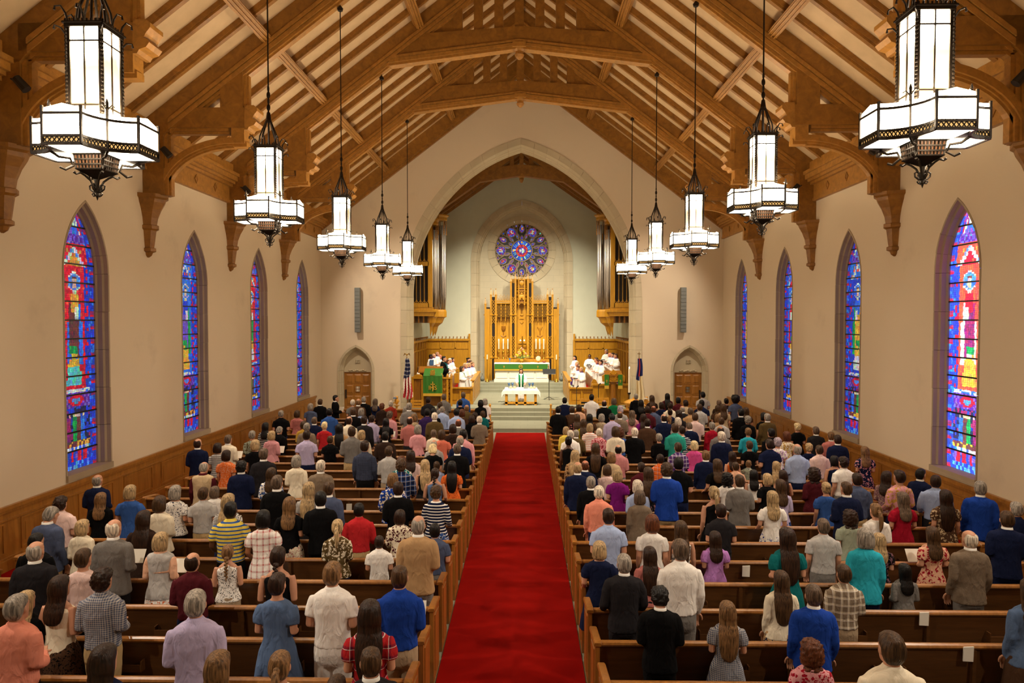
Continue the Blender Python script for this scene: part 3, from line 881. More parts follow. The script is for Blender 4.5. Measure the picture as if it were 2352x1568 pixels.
    b.obj('ring_frame', I, t)
    am.obj('pierced_band', M['amber'], t)
    b = MB(); am = MB()
    am.loft([[(x*w, y*w, z) for x, y in ((-1, -1), (1, -1), (1, 1), (-1, 1))] for w, z in ((.145, .45), (.128, .31))], cap=False)
    b.loft([[(x*w, y*w, z) for x, y in ((-1, -1), (1, -1), (1, 1), (-1, 1))] for w, z in ((.145, .305), (.135, .295), (.085, .265), (.02, .22))])
    for k in range(4):
        ca, sa = math.cos(pi/2*k), math.sin(pi/2*k)
        def Q(u, d, z): return (ca*d - sa*u, sa*d + ca*u, z)
        for i in range(9):
            u = -1 + i/4
            b.beam(Q(u*.148, .15, .45), Q(u*.13, .133, .305), .014, .012, (0, 0, 1))
        for z, w in ((.45, .15), (.40, .145), (.35, .14), (.305, .134)):
            b.beam(Q(-w, w, z), Q(w, w, z), .014, .014)
    b.obj('basket', I, t)
    am.obj('basket_glass', M['dimamber'], t)
    b = MB().tube([(0, 0, .24), (0, 0, .12), (0, 0, .05), (0, 0, 0)], [.018, .013, .018, .002], 8)
    for k in range(4):
        a = pi/2*k + pi/4
        f = lambda r, z: (r*math.cos(a), r*math.sin(a), z)
        b.tube([f(.16, .275), f(.11, .245), f(.06, .20), f(.03, .14), f(.016, .09)], .011, 5)
        b.tube([f(.15, .27), f(.19, .25), f(.21, .27)], [.012, .011, .016], 5)
        a = pi/2*k
        b.tube([f(.01, .085), f(.045, .09), f(.075, .115), (f(.08, .15)), f(.055, .165), f(.04, .145), f(.05, .13)], .009, 5)
        b.tube([f(.01, .05), f(.04, .045), f(.055, .065), f(.04, .075)], .008, 5)
    b.obj('finial', I, t)
    return t
ch0 = chandelier()
snapshot()
LAN = [(-4.30, 7.25, 5.76), (4.24, 7.25, 5.86), (-4.36, 12.35, 5.80), (4.33, 12.35, 5.97), (-4.36, 17.25, 5.80), (4.33, 17.25, 5.84), (-4.34, 22.1, 5.79), (4.30, 22.1, 5.84), (-4.36, 27.0, 5.83), (4.29, 27.0, 5.88)]
for i, p in enumerate(LAN):
    t = ch0 if i == 0 else dup(ch0, p)
    t.location = p
    t['label'] = 'iron and amber glass lantern, %s pair from the balcony, %s side' % (ORD[i//2+1], 'pulpit' if p[0] < 0 else 'lectern')
for p in LAN:
    for k in range(4):
        l = bpy.data.lights.new('lantern_bulb', 'POINT'); l.energy = BULB_W; l.color = (1, 0.83, 0.59); l.shadow_soft_size = 0.04
        o = bpy.data.objects.new('lantern_bulb', l); COL.objects.link(o); o.location = (p[0]+.36*math.cos(pi/2*k), p[1]+.36*math.sin(pi/2*k), p[2]+.68)
# ---------------------------------------------------------------- chancel shell
CW, CY = 5.65, 41.0
def czc(x): return 13.9 - 0.70*abs(x)
for sx, side in ((-1, 'left'), (1, 'right')):
    struct(MB().box(*sorted((sx*CW, sx*(CW+.35))), 32.6, CY+.6, 0, 10.2).obj('wall_chancel_' + side, M['chancel_plaster']))
    MB().prism([(0, 13.9), (sx*6.1, czc(6.1)), (sx*6.1, czc(6.1)+.3), (0, 14.2)], 'y', 32.6, CY+.5).obj('chancel_slope', M['roof'], cl)
    for k in range(9):
        y = 33 + k*0.95
        MB().beam((sx*5.6, y, czc(5.6)-.1), (sx*.05, y, czc(.05)-.1), .18, .2, (-0.57*sx, 0, .8), rprof).obj('rafter', M['roof'], cl)
A_R, R_R, ZS_R = 2.49, 3.17, 8.0
cb = struct(MB().prism([(-6, 0), (6, 0), (6, 9.9), (0, 14.1), (-6, 9.9)], 'y', CY, CY+.35, holes=[archpts(A_R, R_R, 1.06, ZS_R, 0.45, 4, 18)]).obj('wall_chancel_back', M['chancel_plaster']))
al = sempty('trim_4', (0, CY, 0))
stones(al, A_R, R_R, 1.05, ZS_R, [(.5, -.04), (.5, .4), (0, .4), (0, .2), (.06, .16), (.08, .08), (.14, .06), (.16, -.02), (.3, -.04)], M['stone'], lambda x, z, d: (x, CY+d, z), 10, 9)
RC = (0, CY+.42, 8.68); RR = 1.6
circ = lambda r, n=48, c=(0, 8.68): [(c[0]+r*math.cos(2*pi*k/n), c[1]+r*math.sin(2*pi*k/n)) for k in range(n)]
MB().prism(archpts(A_R+.2, R_R+.2, 1.05, ZS_R, 0, 4, 16), 'y', CY+.38, CY+.75, holes=[circ(RR+.2)]).obj('recess_wall', M['ashlar'], cb)
rw = sempty('window_9', (0, CY+.4, 8.68))
b = MB()
n = 24
for k in range(n):
    a0, a1 = 2*pi*k/n+.004, 2*pi*(k+1)/n-.004
    pr = lambda a, r, y: (r*math.cos(a), y, 8.68+r*math.sin(a))
    MB().loft([[pr(a, RR+.42, CY+.34), pr(a, RR+.42, CY+.45), pr(a, RR, CY+.58), pr(a, RR, CY+.44), pr(a, RR+.16, CY+.36)] for a in (a0, (a0+a1)/2, a1)]).obj('stone', M['stone'], rw)
MB().prism(circ(RR+.1), 'y', CY+.62, CY+.72).obj('lead_backing', M['lead'], rw)
yg = CY+.60
rnd = random.Random(5)
def rose_cell(mb, cx, cz, r0, r1, a0, a1, c):
    mb.col = tuple(min(1, x*rnd.uniform(.6, 1.3)) for x in GLASSC[c])
    am = (a0+a1)/2
    s = 0.04
    mb.add([(cx+r*math.cos(a), yg, cz+r*math.sin(a)) for r, a in ((r0, a0+s*.3), (r0, a1-s*.3), (r1, a1-s), (r1, a0+s))], [(0, 1, 2, 3)])
mb = MB()
for r0, r1, nn, cs in ((.02, .16, 8, 'wwv'), (.17, .24, 20, ['v', 'p', 'r']), (.25, .36, 22, ['r2', 'r2', 'r']), (.37, .54, 30, ['b2', 'lb', 'lb', 'b', 'w']), (.55, .60, 28, ['b', 'b', 'b2'])):
    for k in range(nn):
        rose_cell(mb, 0, 8.68, r0, r1, 2*pi*k/nn, 2*pi*(k+1)/nn, cs[k % len(cs)])
for k in range(4):
    a = pi/2*k
    mb.col = GLASSC['y']
    mb.add([(0.5*math.cos(a)+.06*math.cos(q*pi/4), yg-.012, 8.68+.5*math.sin(a)+.06*math.sin(q*pi/4)) for q in range(8)], [tuple(range(8))])
mb.obj('rose_center', M['glassr'], rw)
trac = MB()
def petal(a, r0, r1, hw, cells, nm='pane'):
    """a leaf shaped light along angle a, filled with small coloured cells"""
    mb = MB()
    ca, sa = math.cos(a), math.sin(a)
    L = r1-r0
    def P(u, v):   # u along 0..1, v -1..1
        w = hw*math.sin(pi*min(1, max(0, u**0.8)))**0.8
        r = r0+L*u; return (r*ca - v*w*sa, yg, 8.68 + r*sa + v*w*ca)
    nl, nwid = cells
    for i in range(nl):
        for j in range(nwid):
            u0, u1 = .03+.94*(i+.06)/nl, .03+.94*(i+.94)/nl
            v0, v1 = -1+2*(j+.06)/nwid, -1+2*(j+.94)/nwid
            mid = abs(i+.5-nl/2)/nl < .2 and abs(v0+v1) < .8
            c = rnd.choice(['w', 'w', 'r', 'y']) if mid and nwid > 2 else rnd.choice(['b', 'p', 'v', 'v', 'p', 'lb', 'r'] if nwid > 1 else ['b', 'p', 'v', 't'])
            mb.col = tuple(min(1, x*rnd.uniform(.5, 1.2)) for x in GLASSC[c])
            mb.add([P(u0, v0), P(u0, v1), P(u1, v1), P(u1, v0)], [(0, 1, 2, 3)])
    mb.obj(nm, M['glassr'], rw)
    pts = [P(u/10, 1.12) for u in range(11)] + [P(u/10, -1.12) for u in range(9, 0, -1)]
    pts = [(p[0], p[1]-.03, p[2]) for p in pts]
    trac.tube(pts+[pts[0]], .028, 6)
for k in range(6):
    a = pi/3*k
    petal(a, .95, 1.55, .30, (10, 9))
    petal(a+.24, .72, 1.12, .075, (6, 2)); petal(a-.24, .72, 1.12, .075, (6, 2))
    a += pi/6
    petal(a, 1.05, 1.56, .14, (9, 5)); petal(a, .63, .9, .08, (4, 2))
    for s in (-1, 1):
        petal(pi/3*k+s*.3, 1.42, 1.56, .12, (1, 1))
for r in (RR-.01, .63):
    trac.tube([(r*math.cos(2*pi*k/40), yg-.03, 8.68+r*math.sin(2*pi*k/40)) for k in range(41)], .035, 6)
for k in range(12):
    a = pi/6*k+pi/12
    trac.tube([(.63*math.cos(a), yg-.03, 8.68+.63*math.sin(a)), (1.05*math.cos(a), yg-.03, 8.68+1.05*math.sin(a)), (1.57*math.cos(a+.1), yg-.03, 8.68+1.57*math.sin(a+.1))], .03, 6)
    trac.tube([(1.05*math.cos(a), yg-.03, 8.68+1.05*math.sin(a)), (1.57*math.cos(a-.1), yg-.03, 8.68+1.57*math.sin(a-.1))], .03, 6)
trac.obj('tracery', M['wstone'], rw)
# chancel roof truss
ct = thing('roof_truss', 'dark oak collar truss inside the chancel above the rose window', 'truss', (0, 36.8, 11.8))
MB().prism([(-3.2, 11.62), (0, 12.1), (3.2, 11.62), (2.6, 12.07), (2.0, 12.45), (0, 12.68), (-2.0, 12.45), (-2.6, 12.07)], 'y', 36.62, 36.98).obj('collar_beam', M['roof'], ct)
for i in range(-3, 4):
    MB().box(i*.5-.11, i*.5+.11, 36.7, 36.9, 12.4, czc(i*.5)).obj('strut', M['roof'], ct)
for sx in (-1, 1):
    MB().prism([(0, 13.3), (sx*5.6, 13.3-.7*5.6), (sx*5.6, czc(5.6)), (0, 13.9)], 'y', 36.6, 37.0).obj('principal_rafter', M['roof'], ct)
MB().loft([[(r*math.cos(pi*k/4), 36.8+r*math.sin(pi*k/4), z) for k in range(8)] for r, z in ((.2, 12.2), (.2, 12.05), (.12, 12.0), (.12, 11.9), (.05, 11.75))]).obj('pendant', M['roofb'], ct)
# wainscot with cresting
for k, (sx, nm) in enumerate(((-1, 'pulpit'), (1, 'lectern'))):
    t = thing('panelling', 'oak panelling with spiked cresting behind the choir, %s side' % nm, 'panelling', (sx*4, CY-.1, 0))
    x0, x1 = sorted((sx*3.05, sx*5.64))
    MB().box(x0, x1, CY-.06, CY-.01, .6, 3.4).obj('back_board', M['oak'], t)
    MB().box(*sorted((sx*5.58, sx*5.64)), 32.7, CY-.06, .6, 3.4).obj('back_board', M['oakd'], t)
    b = MB()
    for z0, z1, d in ((3.34, 3.46, .16), (2.86, 2.92, .1), (.6, .8, .1)):
        b.box(x0, x1, CY-d, CY-.02, z0, z1); b.box(*sorted((sx*(5.64-d), sx*5.62)), 32.7, CY-.05, z0, z1)
    for i in range(4):
        x = x0 + (x1-x0)*i/3
        b.box(x-.04, x+.04, CY-.1, CY-.02, .6, 3.4)
    for i in range(9):
        y = 32.8+i*.98; b.box(*sorted((sx*5.54, sx*5.62)), y-.04, y+.04, .6, 3.4)
    b.obj('rail', M['oak'], t)
    for i in range(6):
        x = x0 + (x1-x0)*(i+.5)/6
        MB().box(x-.13, x+.13, CY-.075, CY-.05, .9, 2.8).obj('panel', M['oak'], t)
    for i in range(9):
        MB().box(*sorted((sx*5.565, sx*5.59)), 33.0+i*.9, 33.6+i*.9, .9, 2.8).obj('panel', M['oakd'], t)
    b = MB()
    def spike(x, y):
        b.box(x-.014, x+.014, y-.014, y+.014, 3.46, 3.53); b.ball((x, y, 3.555), (.035, .03, .05), 6, 4)
    for i in range(12): spike(x0+.1+(x1-x0-.2)*i/11, CY-.1)
    for i in range(22): spike(sx*5.54, 33+i*.36)
    b.obj('cresting', M['oakd'], t)
    MB().box(*sorted((sx*3.03, sx*3.13)), CY-.14, CY-.01, .6, 3.75).obj('end_post', M['oak'], t)
# organ cases on the side walls
def organ(sx, nm):
    t = thing('organ_case', 'oak organ case with tall metal pipes on the chancel wall, %s side' % nm, 'organ', (sx*5.0, 36.5, 3.5))
    O, X = M['oak'], lambda a: sx*a
    bx = lambda b, a0, a1, y0, y1, z0, z1: b.box(*sorted((X(a0), X(a1))), y0, y1, z0, z1)
    b = MB()
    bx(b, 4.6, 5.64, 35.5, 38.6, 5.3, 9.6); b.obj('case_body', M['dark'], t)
    b = MB()
    for a0, a1, z0, z1 in ((4.52, 4.74, 5.2, 9.9), (4.7, 5.64, 5.2, 5.42), (4.7, 5.64, 7.3, 7.5), (4.7, 5.64, 9.5, 9.8), (5.5, 5.64, 5.2, 9.8)):
        bx(b, a0, a1, 35.38, 35.6, z0, z1)
    b.obj('front_frame', O, t)
    b = MB()
    for z0, z1 in ((5.42, 7.3), (7.5, 9.5)):
        for i in range(4):
            a = 4.74+i*.2; bx(b, a-.012, a+.012, 35.42, 35.46, z0, z1)
            b.tube([(X(a), 35.44, z0+.2), (X(a+.03), 35.44, z0+.08), (X(a+.1), 35.44, z0+.02), (X(a+.17), 35.44, z0+.08), (X(a+.2), 35.44, z0+.2)], .014, 5)
    b.obj('grille', O, t)
    b = MB()
    for a, y0, y1, z0, z1 in ((4.35, 35.3, 38.7, 4.95, 5.05), (4.5, 35.4, 38.6, 5.05, 5.2), (4.45, 35.35, 38.65, 4.75, 4.95), (4.35, 35.2, 36.2, 9.75, 9.9)):
        bx(b, a, 5.64, y0, y1, z0, z1)
    b.obj('cornice', O, t)
    # three pipe towers along the inner side
    for y, d, zt in ((35.85, 4.30, 9.15), (36.75, 3.95, 9.5), (37.75, 4.2, 8.6)):
        b = MB()
        rr = [[(X(4.7 - (4.7-d)*k2*math.sin(pi*q/6)), y - .42*k2*math.cos(pi*q/6), z) for q in range(7)] for k2, z in ((.95, 5.1), (1, 5.0), (1, 4.72), (.85, 4.66), (.7, 4.4), (.35, 4.2), (.25, 4.0), (.1, 3.78), (.02, 3.7))]
        b.loft(rr); b.obj('corbel', O, t)
        b = MB()
        b.loft([[(X(4.7 - (4.7-d+.04)*k2*math.sin(pi*q/6)), y - .44*k2*math.cos(pi*q/6), z) for q in range(7)] for k2, z in ((.95, zt+.25), (1.0, zt+.3), (1.0, zt+.42), (1.12, zt+.5), (1.12, zt+.56))]); b.obj('tower_cap', O, t)
        b = MB()
        for q in range(7):
            px_, py_ = X(4.7-(4.7-d)*math.sin(pi*q/6)), y-.42*math.cos(pi*q/6)
            for j in range(6):
                b.tube([(px_, py_-.05, zt-.35+j*.1), (px_, py_+.05, zt-.3+j*.1)], .02, 4)
            b.box(px_-.02, px_+.02, py_-.02, py_+.02, zt-.5, zt+.26)
        b.obj('pipe_shade', M['oakd'], t)
        for q in range(1, 6):
            a = pi*q/6
            px_, py_ = X(4.7-(4.7-d-.09)*math.sin(a)), y-.34*math.cos(a)
            m = 6.0+.25*abs(q-3)
            MB().tube([(px_, py_, 5.05), (px_, py_, m-.25), (px_, py_, m-.12), (px_, py_, m), (px_, py_, zt)], [.03, .07, .075, .078, .078], 10).obj('pipe', M['tin'], t, True)
    b = MB()
    for i in range(4): bx(b, 4.7+i*.25, 4.78+i*.25, 35.5, 38.5, 4.4, 4.75)
    b.obj('bearer', M['oakd'], t)
    return t
organ(-1, 'pulpit'); organ(1, 'lectern')
# ---------------------------------------------------------------- reredos
def reredos():
    t = thing('reredos', 'tall carved gothic oak reredos behind the altar', 'altarpiece', (0, 40.5, 1.05))
    O, D = M['oak'], M['oakd']
    yb = 40.62
    B = lambda x0, x1, y0, y1, z0, z1, nm, m: MB().box(x0, x1, y0, y1, z0, z1).obj(nm, m, t)
    B(-1.85, 1.85, yb, yb+.12, 1.05, 5.5, 'back_panel', O)
    B(-.62, .62, yb-.02, yb+.12, 5.5, 6.95, 'tower_panel', O)
    for i in range(7):
        for s in (-1, 1):
            x = s*(.62+i*.2); B(x-.08, x+.08, yb-.02, yb, 2.3, 4.7, 'panel', O)
    for s in (-1, 1):
        b = MB().box(*sorted((s*1.85, s*2.15)), 40.3, 40.7, 1.05, 5.2); b.obj('wing', M['oak'], t)
    # posts: pairs of slim shafts with pierced tracery between
    def shaft(x, z1, y=40.42, w=.055):
        b = MB().box(x-w, x+w, y-w, y+w, 1.05, z1)
        for z in (2.35, 4.82):
            if z < z1: b.lathe([(.11, 0), (.11, .06), (.03, .13)], (x, y, z), 6)
        b.loft([[(x+r*math.cos(pi/2*k+pi/4), y+r*math.sin(pi/2*k+pi/4), z) for k in range(4)] for r, z in ((w*1.7, z1), (w*1.7, z1+.05), (.01, z1+.35))])
        b.ball((x, y, z1+.38), .035, 6, 4)
        b.obj('shaft', O, t)
    for s in (-1, 1):
        for x, z1 in ((2.1, 5.45), (1.78, 5.98), (1.5, 5.98), (.62, 6.75), (.36, 6.9)):
            shaft(s*x, z1)
        for x0, x1, z1 in ((1.55, 1.73, 5.9), (.41, .57, 6.7), (1.83, 2.05, 5.3)):
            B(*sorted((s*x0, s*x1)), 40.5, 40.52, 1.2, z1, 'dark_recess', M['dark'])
            b = MB()
            z = 1.5; cx = s*(x0+x1)/2; hw = (x1-x0)/2
            while z < z1-.3:
                if int(z*1.4) % 3 != 2 or x1 > 2:
                    b.beam((cx-hw, 40.46, z), (cx+hw, 40.46, z+.24), .03, .05, (0, 1, 0)); b.beam((cx+hw, 40.46, z), (cx-hw, 40.46, z+.24), .03, .05, (0, 1, 0))
                z += .19
            b.obj('tracery', O, t)
        # pinnacle crowns on the outer posts
        b = MB()
        x = s*1.64
        for q in (-.14, 0, .14): b.tube([(x+q, 40.42, 5.98), (x+q, 40.42, 6.35 if q == 0 else 6.2)], [.03, .004], 5)
        b.obj('pinnacle', O, t)
        # canopies of the side bays
        x0, x1 = sorted((s*.68, s*1.45))
        b = MB()
        for z0, z1, y in ((5.5, 5.57, 40.3), (5.6, 5.68, 40.34)): b.box(x0, x1, y, 40.62, z0, z1)
        b.obj('canopy_beam', O, t)
        b = MB()
        nn = 8
        for i in range(nn):
            x = x0+(x1-x0)*(i+.5)/nn
            b.tube([(x, 40.36, 5.68), (x-.045, 40.36, 5.76), (x, 40.36, 5.86), (x+.045, 40.36, 5.76), (x, 40.36, 5.68)], .014, 4)
            b.tube([(x, 40.36, 5.86), (x, 40.36, 5.94 if i % 2 else 6.02)], [.02, .008], 4)
            b.ball((x, 40.36, 5.94 if i % 2 else 6.0), .022, 5, 4)
        b.obj('cresting', O, t)
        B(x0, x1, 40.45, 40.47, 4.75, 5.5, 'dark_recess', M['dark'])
        b = MB()
        nn = 9
        for i in range(nn):
            xa, xb = x0+(x1-x0)*i/nn, x0+(x1-x0)*(i+1)/nn; xm = (xa+xb)/2
            for j in range(4):
                z = 4.72+j*.19
                b.tube([(xa, 40.38, z), (xm, 40.38, z+.13), (xb, 40.38, z)], .014, 4)
                b.tube([(xa, 40.38, z+.19), (xm, 40.38, z+.09), (xb, 40.38, z+.19)], .012, 4)
            if i % 3 == 0: b.box(xa-.02, xa+.02, 40.33, 40.41, 4.5, 5.5)
        b.obj('canopy_tracery', O, t)
        b = MB()
        for i in range(9): b.tube([(x0+(x1-x0)*i/9, 40.57, 4.62), (x0+(x1-x0)*(i+.5)/9, 40.57, 4.42), (x0+(x1-x0)*(i+1)/9, 40.57, 4.62)], .02, 4)
        b.obj('canopy_fringe', D, t)
        b = MB()
        x = s*1.06
        b.lathe([(.1, 3.95), (.13, 4.05), (.12, 4.2)], (x, yb-.02, 0), 8) if s < 0 else b.tube([(x-.14, yb-.03, 4.15), (x-.05, yb-.03, 3.95), (x, yb-.03, 4.1), (x+.05, yb-.03, 3.95), (x+.14, yb-.03, 4.15)], .025, 5)
        b.tube([(x, yb-.03, 3.95), (x, yb-.03, 3.7)], .03, 5); b.tube([(x-.15, yb-.03, 3.65), (x, yb-.03, 3.55), (x+.15, yb-.03, 3.65)], .025, 5)
        b.obj('carved_emblem', D, t)
    # central canopy
    b = MB()
    ang = [-.3, -.16, .16, .3]
    pts = [(-.32, 40.5), (-.17, 40.2), (.17, 40.2), (.32, 40.5)]
    for x, y in pts: b.box(x-.03, x+.03, y-.03, y+.03, 5.4, 6.95); b.tube([(x, y, 6.95), (x, y, 7.2)], [.035, .004], 4); b.lathe([(.05, 5.36), (.02, 5.28)], (x, y, 0), 6)
    for z0, z1 in ((6.35, 6.42), (6.48, 6.52), (6.85, 6.92)):
        b.prism([(-.33, 40.6), (-.33, 40.49), (-.17, 40.18), (.17, 40.18), (.33, 40.49), (.33, 40.6)], 'z', z0, z1)
    b.obj('canopy_frame', O, t)
    MB().prism([(-.3, 40.62), (-.3, 40.52), (-.16, 40.24), (.16, 40.24), (.3, 40.52), (.3, 40.62)], 'z', 5.5, 6.9).obj('canopy_core', D, t)
    b = MB()
    for (xa, ya), (xb, yb_) in zip(pts[:-1], pts[1:]):
        for j in range(4):
            z = 5.42+j*.22
            m = ((xa+xb)/2, (ya+yb_)/2-.02)
            b.tube([(xa, ya, z), (*m, z+.18), (xb, yb_, z)], .02, 4); b.tube([(xa, ya, z+.2), (*m, z+.1), (xb, yb_, z+.2)], .016, 4)
    b.ball((0, 40.2, 6.68), (.14, .05, .15), 10, 6); b.tube([(0, 40.18, 6.9), (-.1, 40.18, 7.0), (0, 40.18, 7.15), (.1, 40.18, 7.0), (0, 40.18, 6.9)], .025, 5); b.tube([(0, 40.18, 7.1), (0, 40.18, 7.3)], [.03, .01], 4)
    b.obj('canopy_tracery', O, t)
    b = MB().ball((0, 40.16, 5.92), (.16, .08, .12), 10, 6)
    b.ball((-.1, 40.14, 5.85), (.06, .04, .16), 8, 5); b.ball((.1, 40.14, 5.85), (.06, .04, .16), 8, 5); b.ball((0, 40.13, 6.08), .06, 8, 5)
    b.obj('carved_dove', M['chair'], t)
    b = MB().ball((0, yb-.03, 4.85), (.1, .05, .05), 8, 5); b.box(-.12, .12, yb-.06, yb, 4.62, 4.66); b.tube([(-.1, yb-.03, 4.45), (0, yb-.03, 4.35), (.1, yb-.03, 4.45)], .025, 5)
    b.obj('carved_emblem', O, t)
    B(-1.6, 1.6, 40.3, 40.62, 1.05, 2.3, 'gradine', O)
    return t
reredos()
# ---------------------------------------------------------------- altar and its vessels
def text(s, size, loc, mat, parent, ext=.012, name='lettering'):
    c = bpy.data.curves.new(name, 'FONT'); c.body = s; c.size = size; c.extrude = ext; c.align_x = 'CENTER'; c.align_y = 'CENTER'
    c.materials.append(mat)
    o = bpy.data.objects.new('tmp', c); COL.objects.link(o)
    dg = bpy.context.evaluated_depsgraph_get()
    me = bpy.data.meshes.new_from_object(o.evaluated_get(dg))
    bpy.data.objects.remove(o)
    if not me.materials: me.materials.append(mat)
    o = link(name, me, parent); o.location = loc; o.rotation_euler = (pi/2, 0, 0)
    return o
ta = thing('altar', 'white carved marble altar in front of the reredos', 'altar', (0, 39.6, 1.05))
b = MB(); b.box(-1.5, 1.5, 39.35, 40.0, 1.05, 2.08); b.obj('body', M['marble'], ta)
b = MB(); b.box(-1.56, 1.56, 39.28, 40.05, 1.05, 1.2); b.box(-1.55, 1.55, 39.28, 40.05, 2.0, 2.1); b.obj('moulding', M['marble'], ta)
for i in range(4):
    x = -1.12+i*.75
    b = MB(); b.loft([[(x+a*q, 39.35-d, 1.55+c*q2) for a, c in ((-.32, -.26), (.32, -.26), (.32, .2), (.18, .26), (0, .22), (-.18, .26), (-.32, .2))] for q, q2, d in ((1, 1, 0), (1, 1, .04), (.9, .88, .02))])
    b.obj('carved_panel', M['marble'], ta)
fr = thing('altar_frontal', 'green altar cloth with gold fringe and gold crosses', 'cloth', (0, 39.25, 2.0))
MB().box(-1.53, 1.47, 39.255, 39.275, 1.78, 2.10).obj('frontal', M['green'], fr)
MB().box(-1.53, 1.47, 39.25, 39.28, 1.70, 1.78).obj('fringe', M['gold'], fr)
for x in (-.99, .92):
    MB().box(x-.012, x+.012, 39.235, 39.256, 1.84, 1.98).box(x-.04, x+.04, 39.235, 39.256, 1.925, 1.95).obj('cross', M['gold'], fr)
text('IHS', .17, (-.05, 39.24, 1.92), M['gold'], fr)
b = MB(); b.tube([(-.05+.1*math.cos(2*pi*k/16), 39.245, 1.92+.1*math.sin(2*pi*k/16)) for k in range(17)], .008, 5); b.obj('roundel', M['gold'], fr)
lc = MB().prism([(39.26, 2.105), (40.05, 2.105), (40.05, 2.125), (39.24, 2.125), (39.24, 2.08), (39.26, 2.08)], 'x', -1.55, 1.58)
lc.box(1.565, 1.58, 39.25, 40.05, 1.78, 2.125)
tag(lc.obj('altar_linen', M['wcloth']), 'white linen cloth covering the altar top', 'cloth')
cr = thing('altar_cross', 'dark brass crucifix standing behind the altar flowers', 'cross', (0.04, 40.4, 2.3))
MB().box(.01, .07, 40.37, 40.43, 2.42, 3.62).obj('upright', M['brass'], cr)
MB().box(-.2, .28, 40.38, 40.42, 3.12, 3.19).obj('crossbar', M['brass'], cr)
MB().lathe([(.1, 2.302), (.1, 2.36), (.06, 2.42), (.03, 2.5)], (.04, 40.4, 0), 8).obj('base', M['brass'], cr)
for k, x in enumerate((-.07, .15)):
    MB().ball((x, 40.3, 3.38), .035, 8, 6).obj('spotlight', M['flame'], cr)
for i, x in enumerate((-1.33, -1.07, -.80, .83, 1.05, 1.28)):
    c = thing('candlestick', 'brass altar candlestick with lit white candle, %s from the pulpit side' % ORD[i+1], 'candlestick', (x, 40.42, 2.3), 'altar candlesticks')
    MB().lathe([(.09, 2.302), (.08, 2.34), (.025, 2.38), (.02, 2.5), (.05, 2.54), (.075, 2.64), (.07, 2.7), (.03, 2.78), (.02, 2.84), (.05, 2.86), (.05, 2.88)], (x, 40.42, 0), 12).obj('stem', M['brass'], c, True)
    cd = MB().tube([(x, 40.42, 2.88), (x, 40.42, 3.36)], .032, 8).obj('candle', M['candle'], c)
    MB().ball((x, 40.42, 3.41), (.02, .02, .045), 8, 6).obj('flame', M['flame'], cd)
fl = thing('flower_arrangement', 'pyramid of yellow and pink flowers in a brass vase on the altar', 'flowers', (0, 39.75, 2.13))
MB().lathe([(.1, 2.13), (.1, 2.16), (.06, 2.19), (.1, 2.25), (.12, 2.32), (.13, 2.34)], (0, 39.75, 0), 14).obj('vase', M['brass'], fl, True)
b = MB()
for i in range(150):
    a = R.uniform(0, 2*pi); rr = R.uniform(.1, .52); z = 2.36+R.uniform(0, .25)*(1-rr)
    x, y = rr*math.cos(a), 39.75+rr*.45*math.sin(a)
    b.add([(x, y, z), (x+.05*math.cos(a)-.02*math.sin(a), y+.05*math.sin(a), z+.04), (x+.13*math.cos(a), y+.1*math.sin(a), z-.02), (x+.05*math.cos(a)+.02*math.sin(a), y+.05*math.sin(a), z+.03)], [(0, 1, 2, 3)])
b.obj('foliage', M['leaf'], fl, kind='stuff')
for i in range(46):
    u = (i+.5)/46
    hw = .44*(1-u)**.9; x = R.uniform(-1, 1)*hw; z = 2.42+u*.56; y = 39.62+R.uniform(0, .2)
    b = MB(); r = R.uniform(.035, .06)
    b.ball((x, y, z), (r, r*.8, r*.8), 7, 4); b.ball((x, y-.03, z), (r*.6, r*.6, r*.6), 6, 4)
    b.obj('flower', M['yflower'] if R.random() < .55 else M['pflower'], fl)
tag(MB().lathe([(.03, 0), (.035, .01), (.012, .05), (.012, .12), (.04, .16), (.05, .26), (.048, .26)], (-.68, 39.7, 2.125), 10).obj('goblet', M['blueg']), 'blue-green goblet on the altar left of the flowers', 'goblet')
hb = thing('host_plate', 'round pale wicker disc on a small stand on the altar', 'plate', (.95, 39.75, 2.125))
MB().ball((.95, 39.75, 2.36), (.145, .05, .145), 16, 10).obj('disc', M['lino'], hb, True)
MB().lathe([(.06, 0), (.05, .03), (.015, .05), (.015, .1)], (.95, 39.75, 2.125), 8).obj('stand', M['brass'], hb)
tag(MB().lathe([(.05, 0), (.1, .04), (.13, .09), (.12, .09), (.09, .05)], (1.28, 39.7, 2.125), 12).obj('bowl', M['redwood'], None, True), 'shallow red-brown bowl at the end of the altar', 'bowl')
tag(MB().box(.5, .72, 39.5, 39.75, 2.125, 2.15).obj('folded_cloth', M['wcloth']), 'folded white cloth lying on the altar', 'cloth')
for k, (x, nm) in enumerate(((-1.95, 'pulpit'), (1.97, 'lectern'))):
    c = thing('floor_candlestick', 'tall floor candlestick with white candle beside the altar, %s side' % nm, 'candlestick', (x, 39.4, 1.05), 'floor candlesticks')
    MB().lathe([(.13, 1.05), (.12, 1.1), (.03, 1.15), (.015, 1.3), (.015, 2.28), (.05, 2.3), (.05, 2.33)], (x, 39.4, 0), 10).obj('stand', M['brass'], c, True)
    MB().tube([(x, 39.4, 2.33), (x, 39.4, 2.6)], .03, 8).obj('candle', M['candle'], c)
    vz = MB().lathe([(.06, 0), (.14, .12), (.13, .2), (.04, .3), (.03, .42), (.05, .45)], (x*1.16, 39.9, 1.05), 12)
    tag(vz.obj('floor_vase', M['grille'], None, True), 'grey floor vase against the stone jamb, %s side' % nm, 'vase')
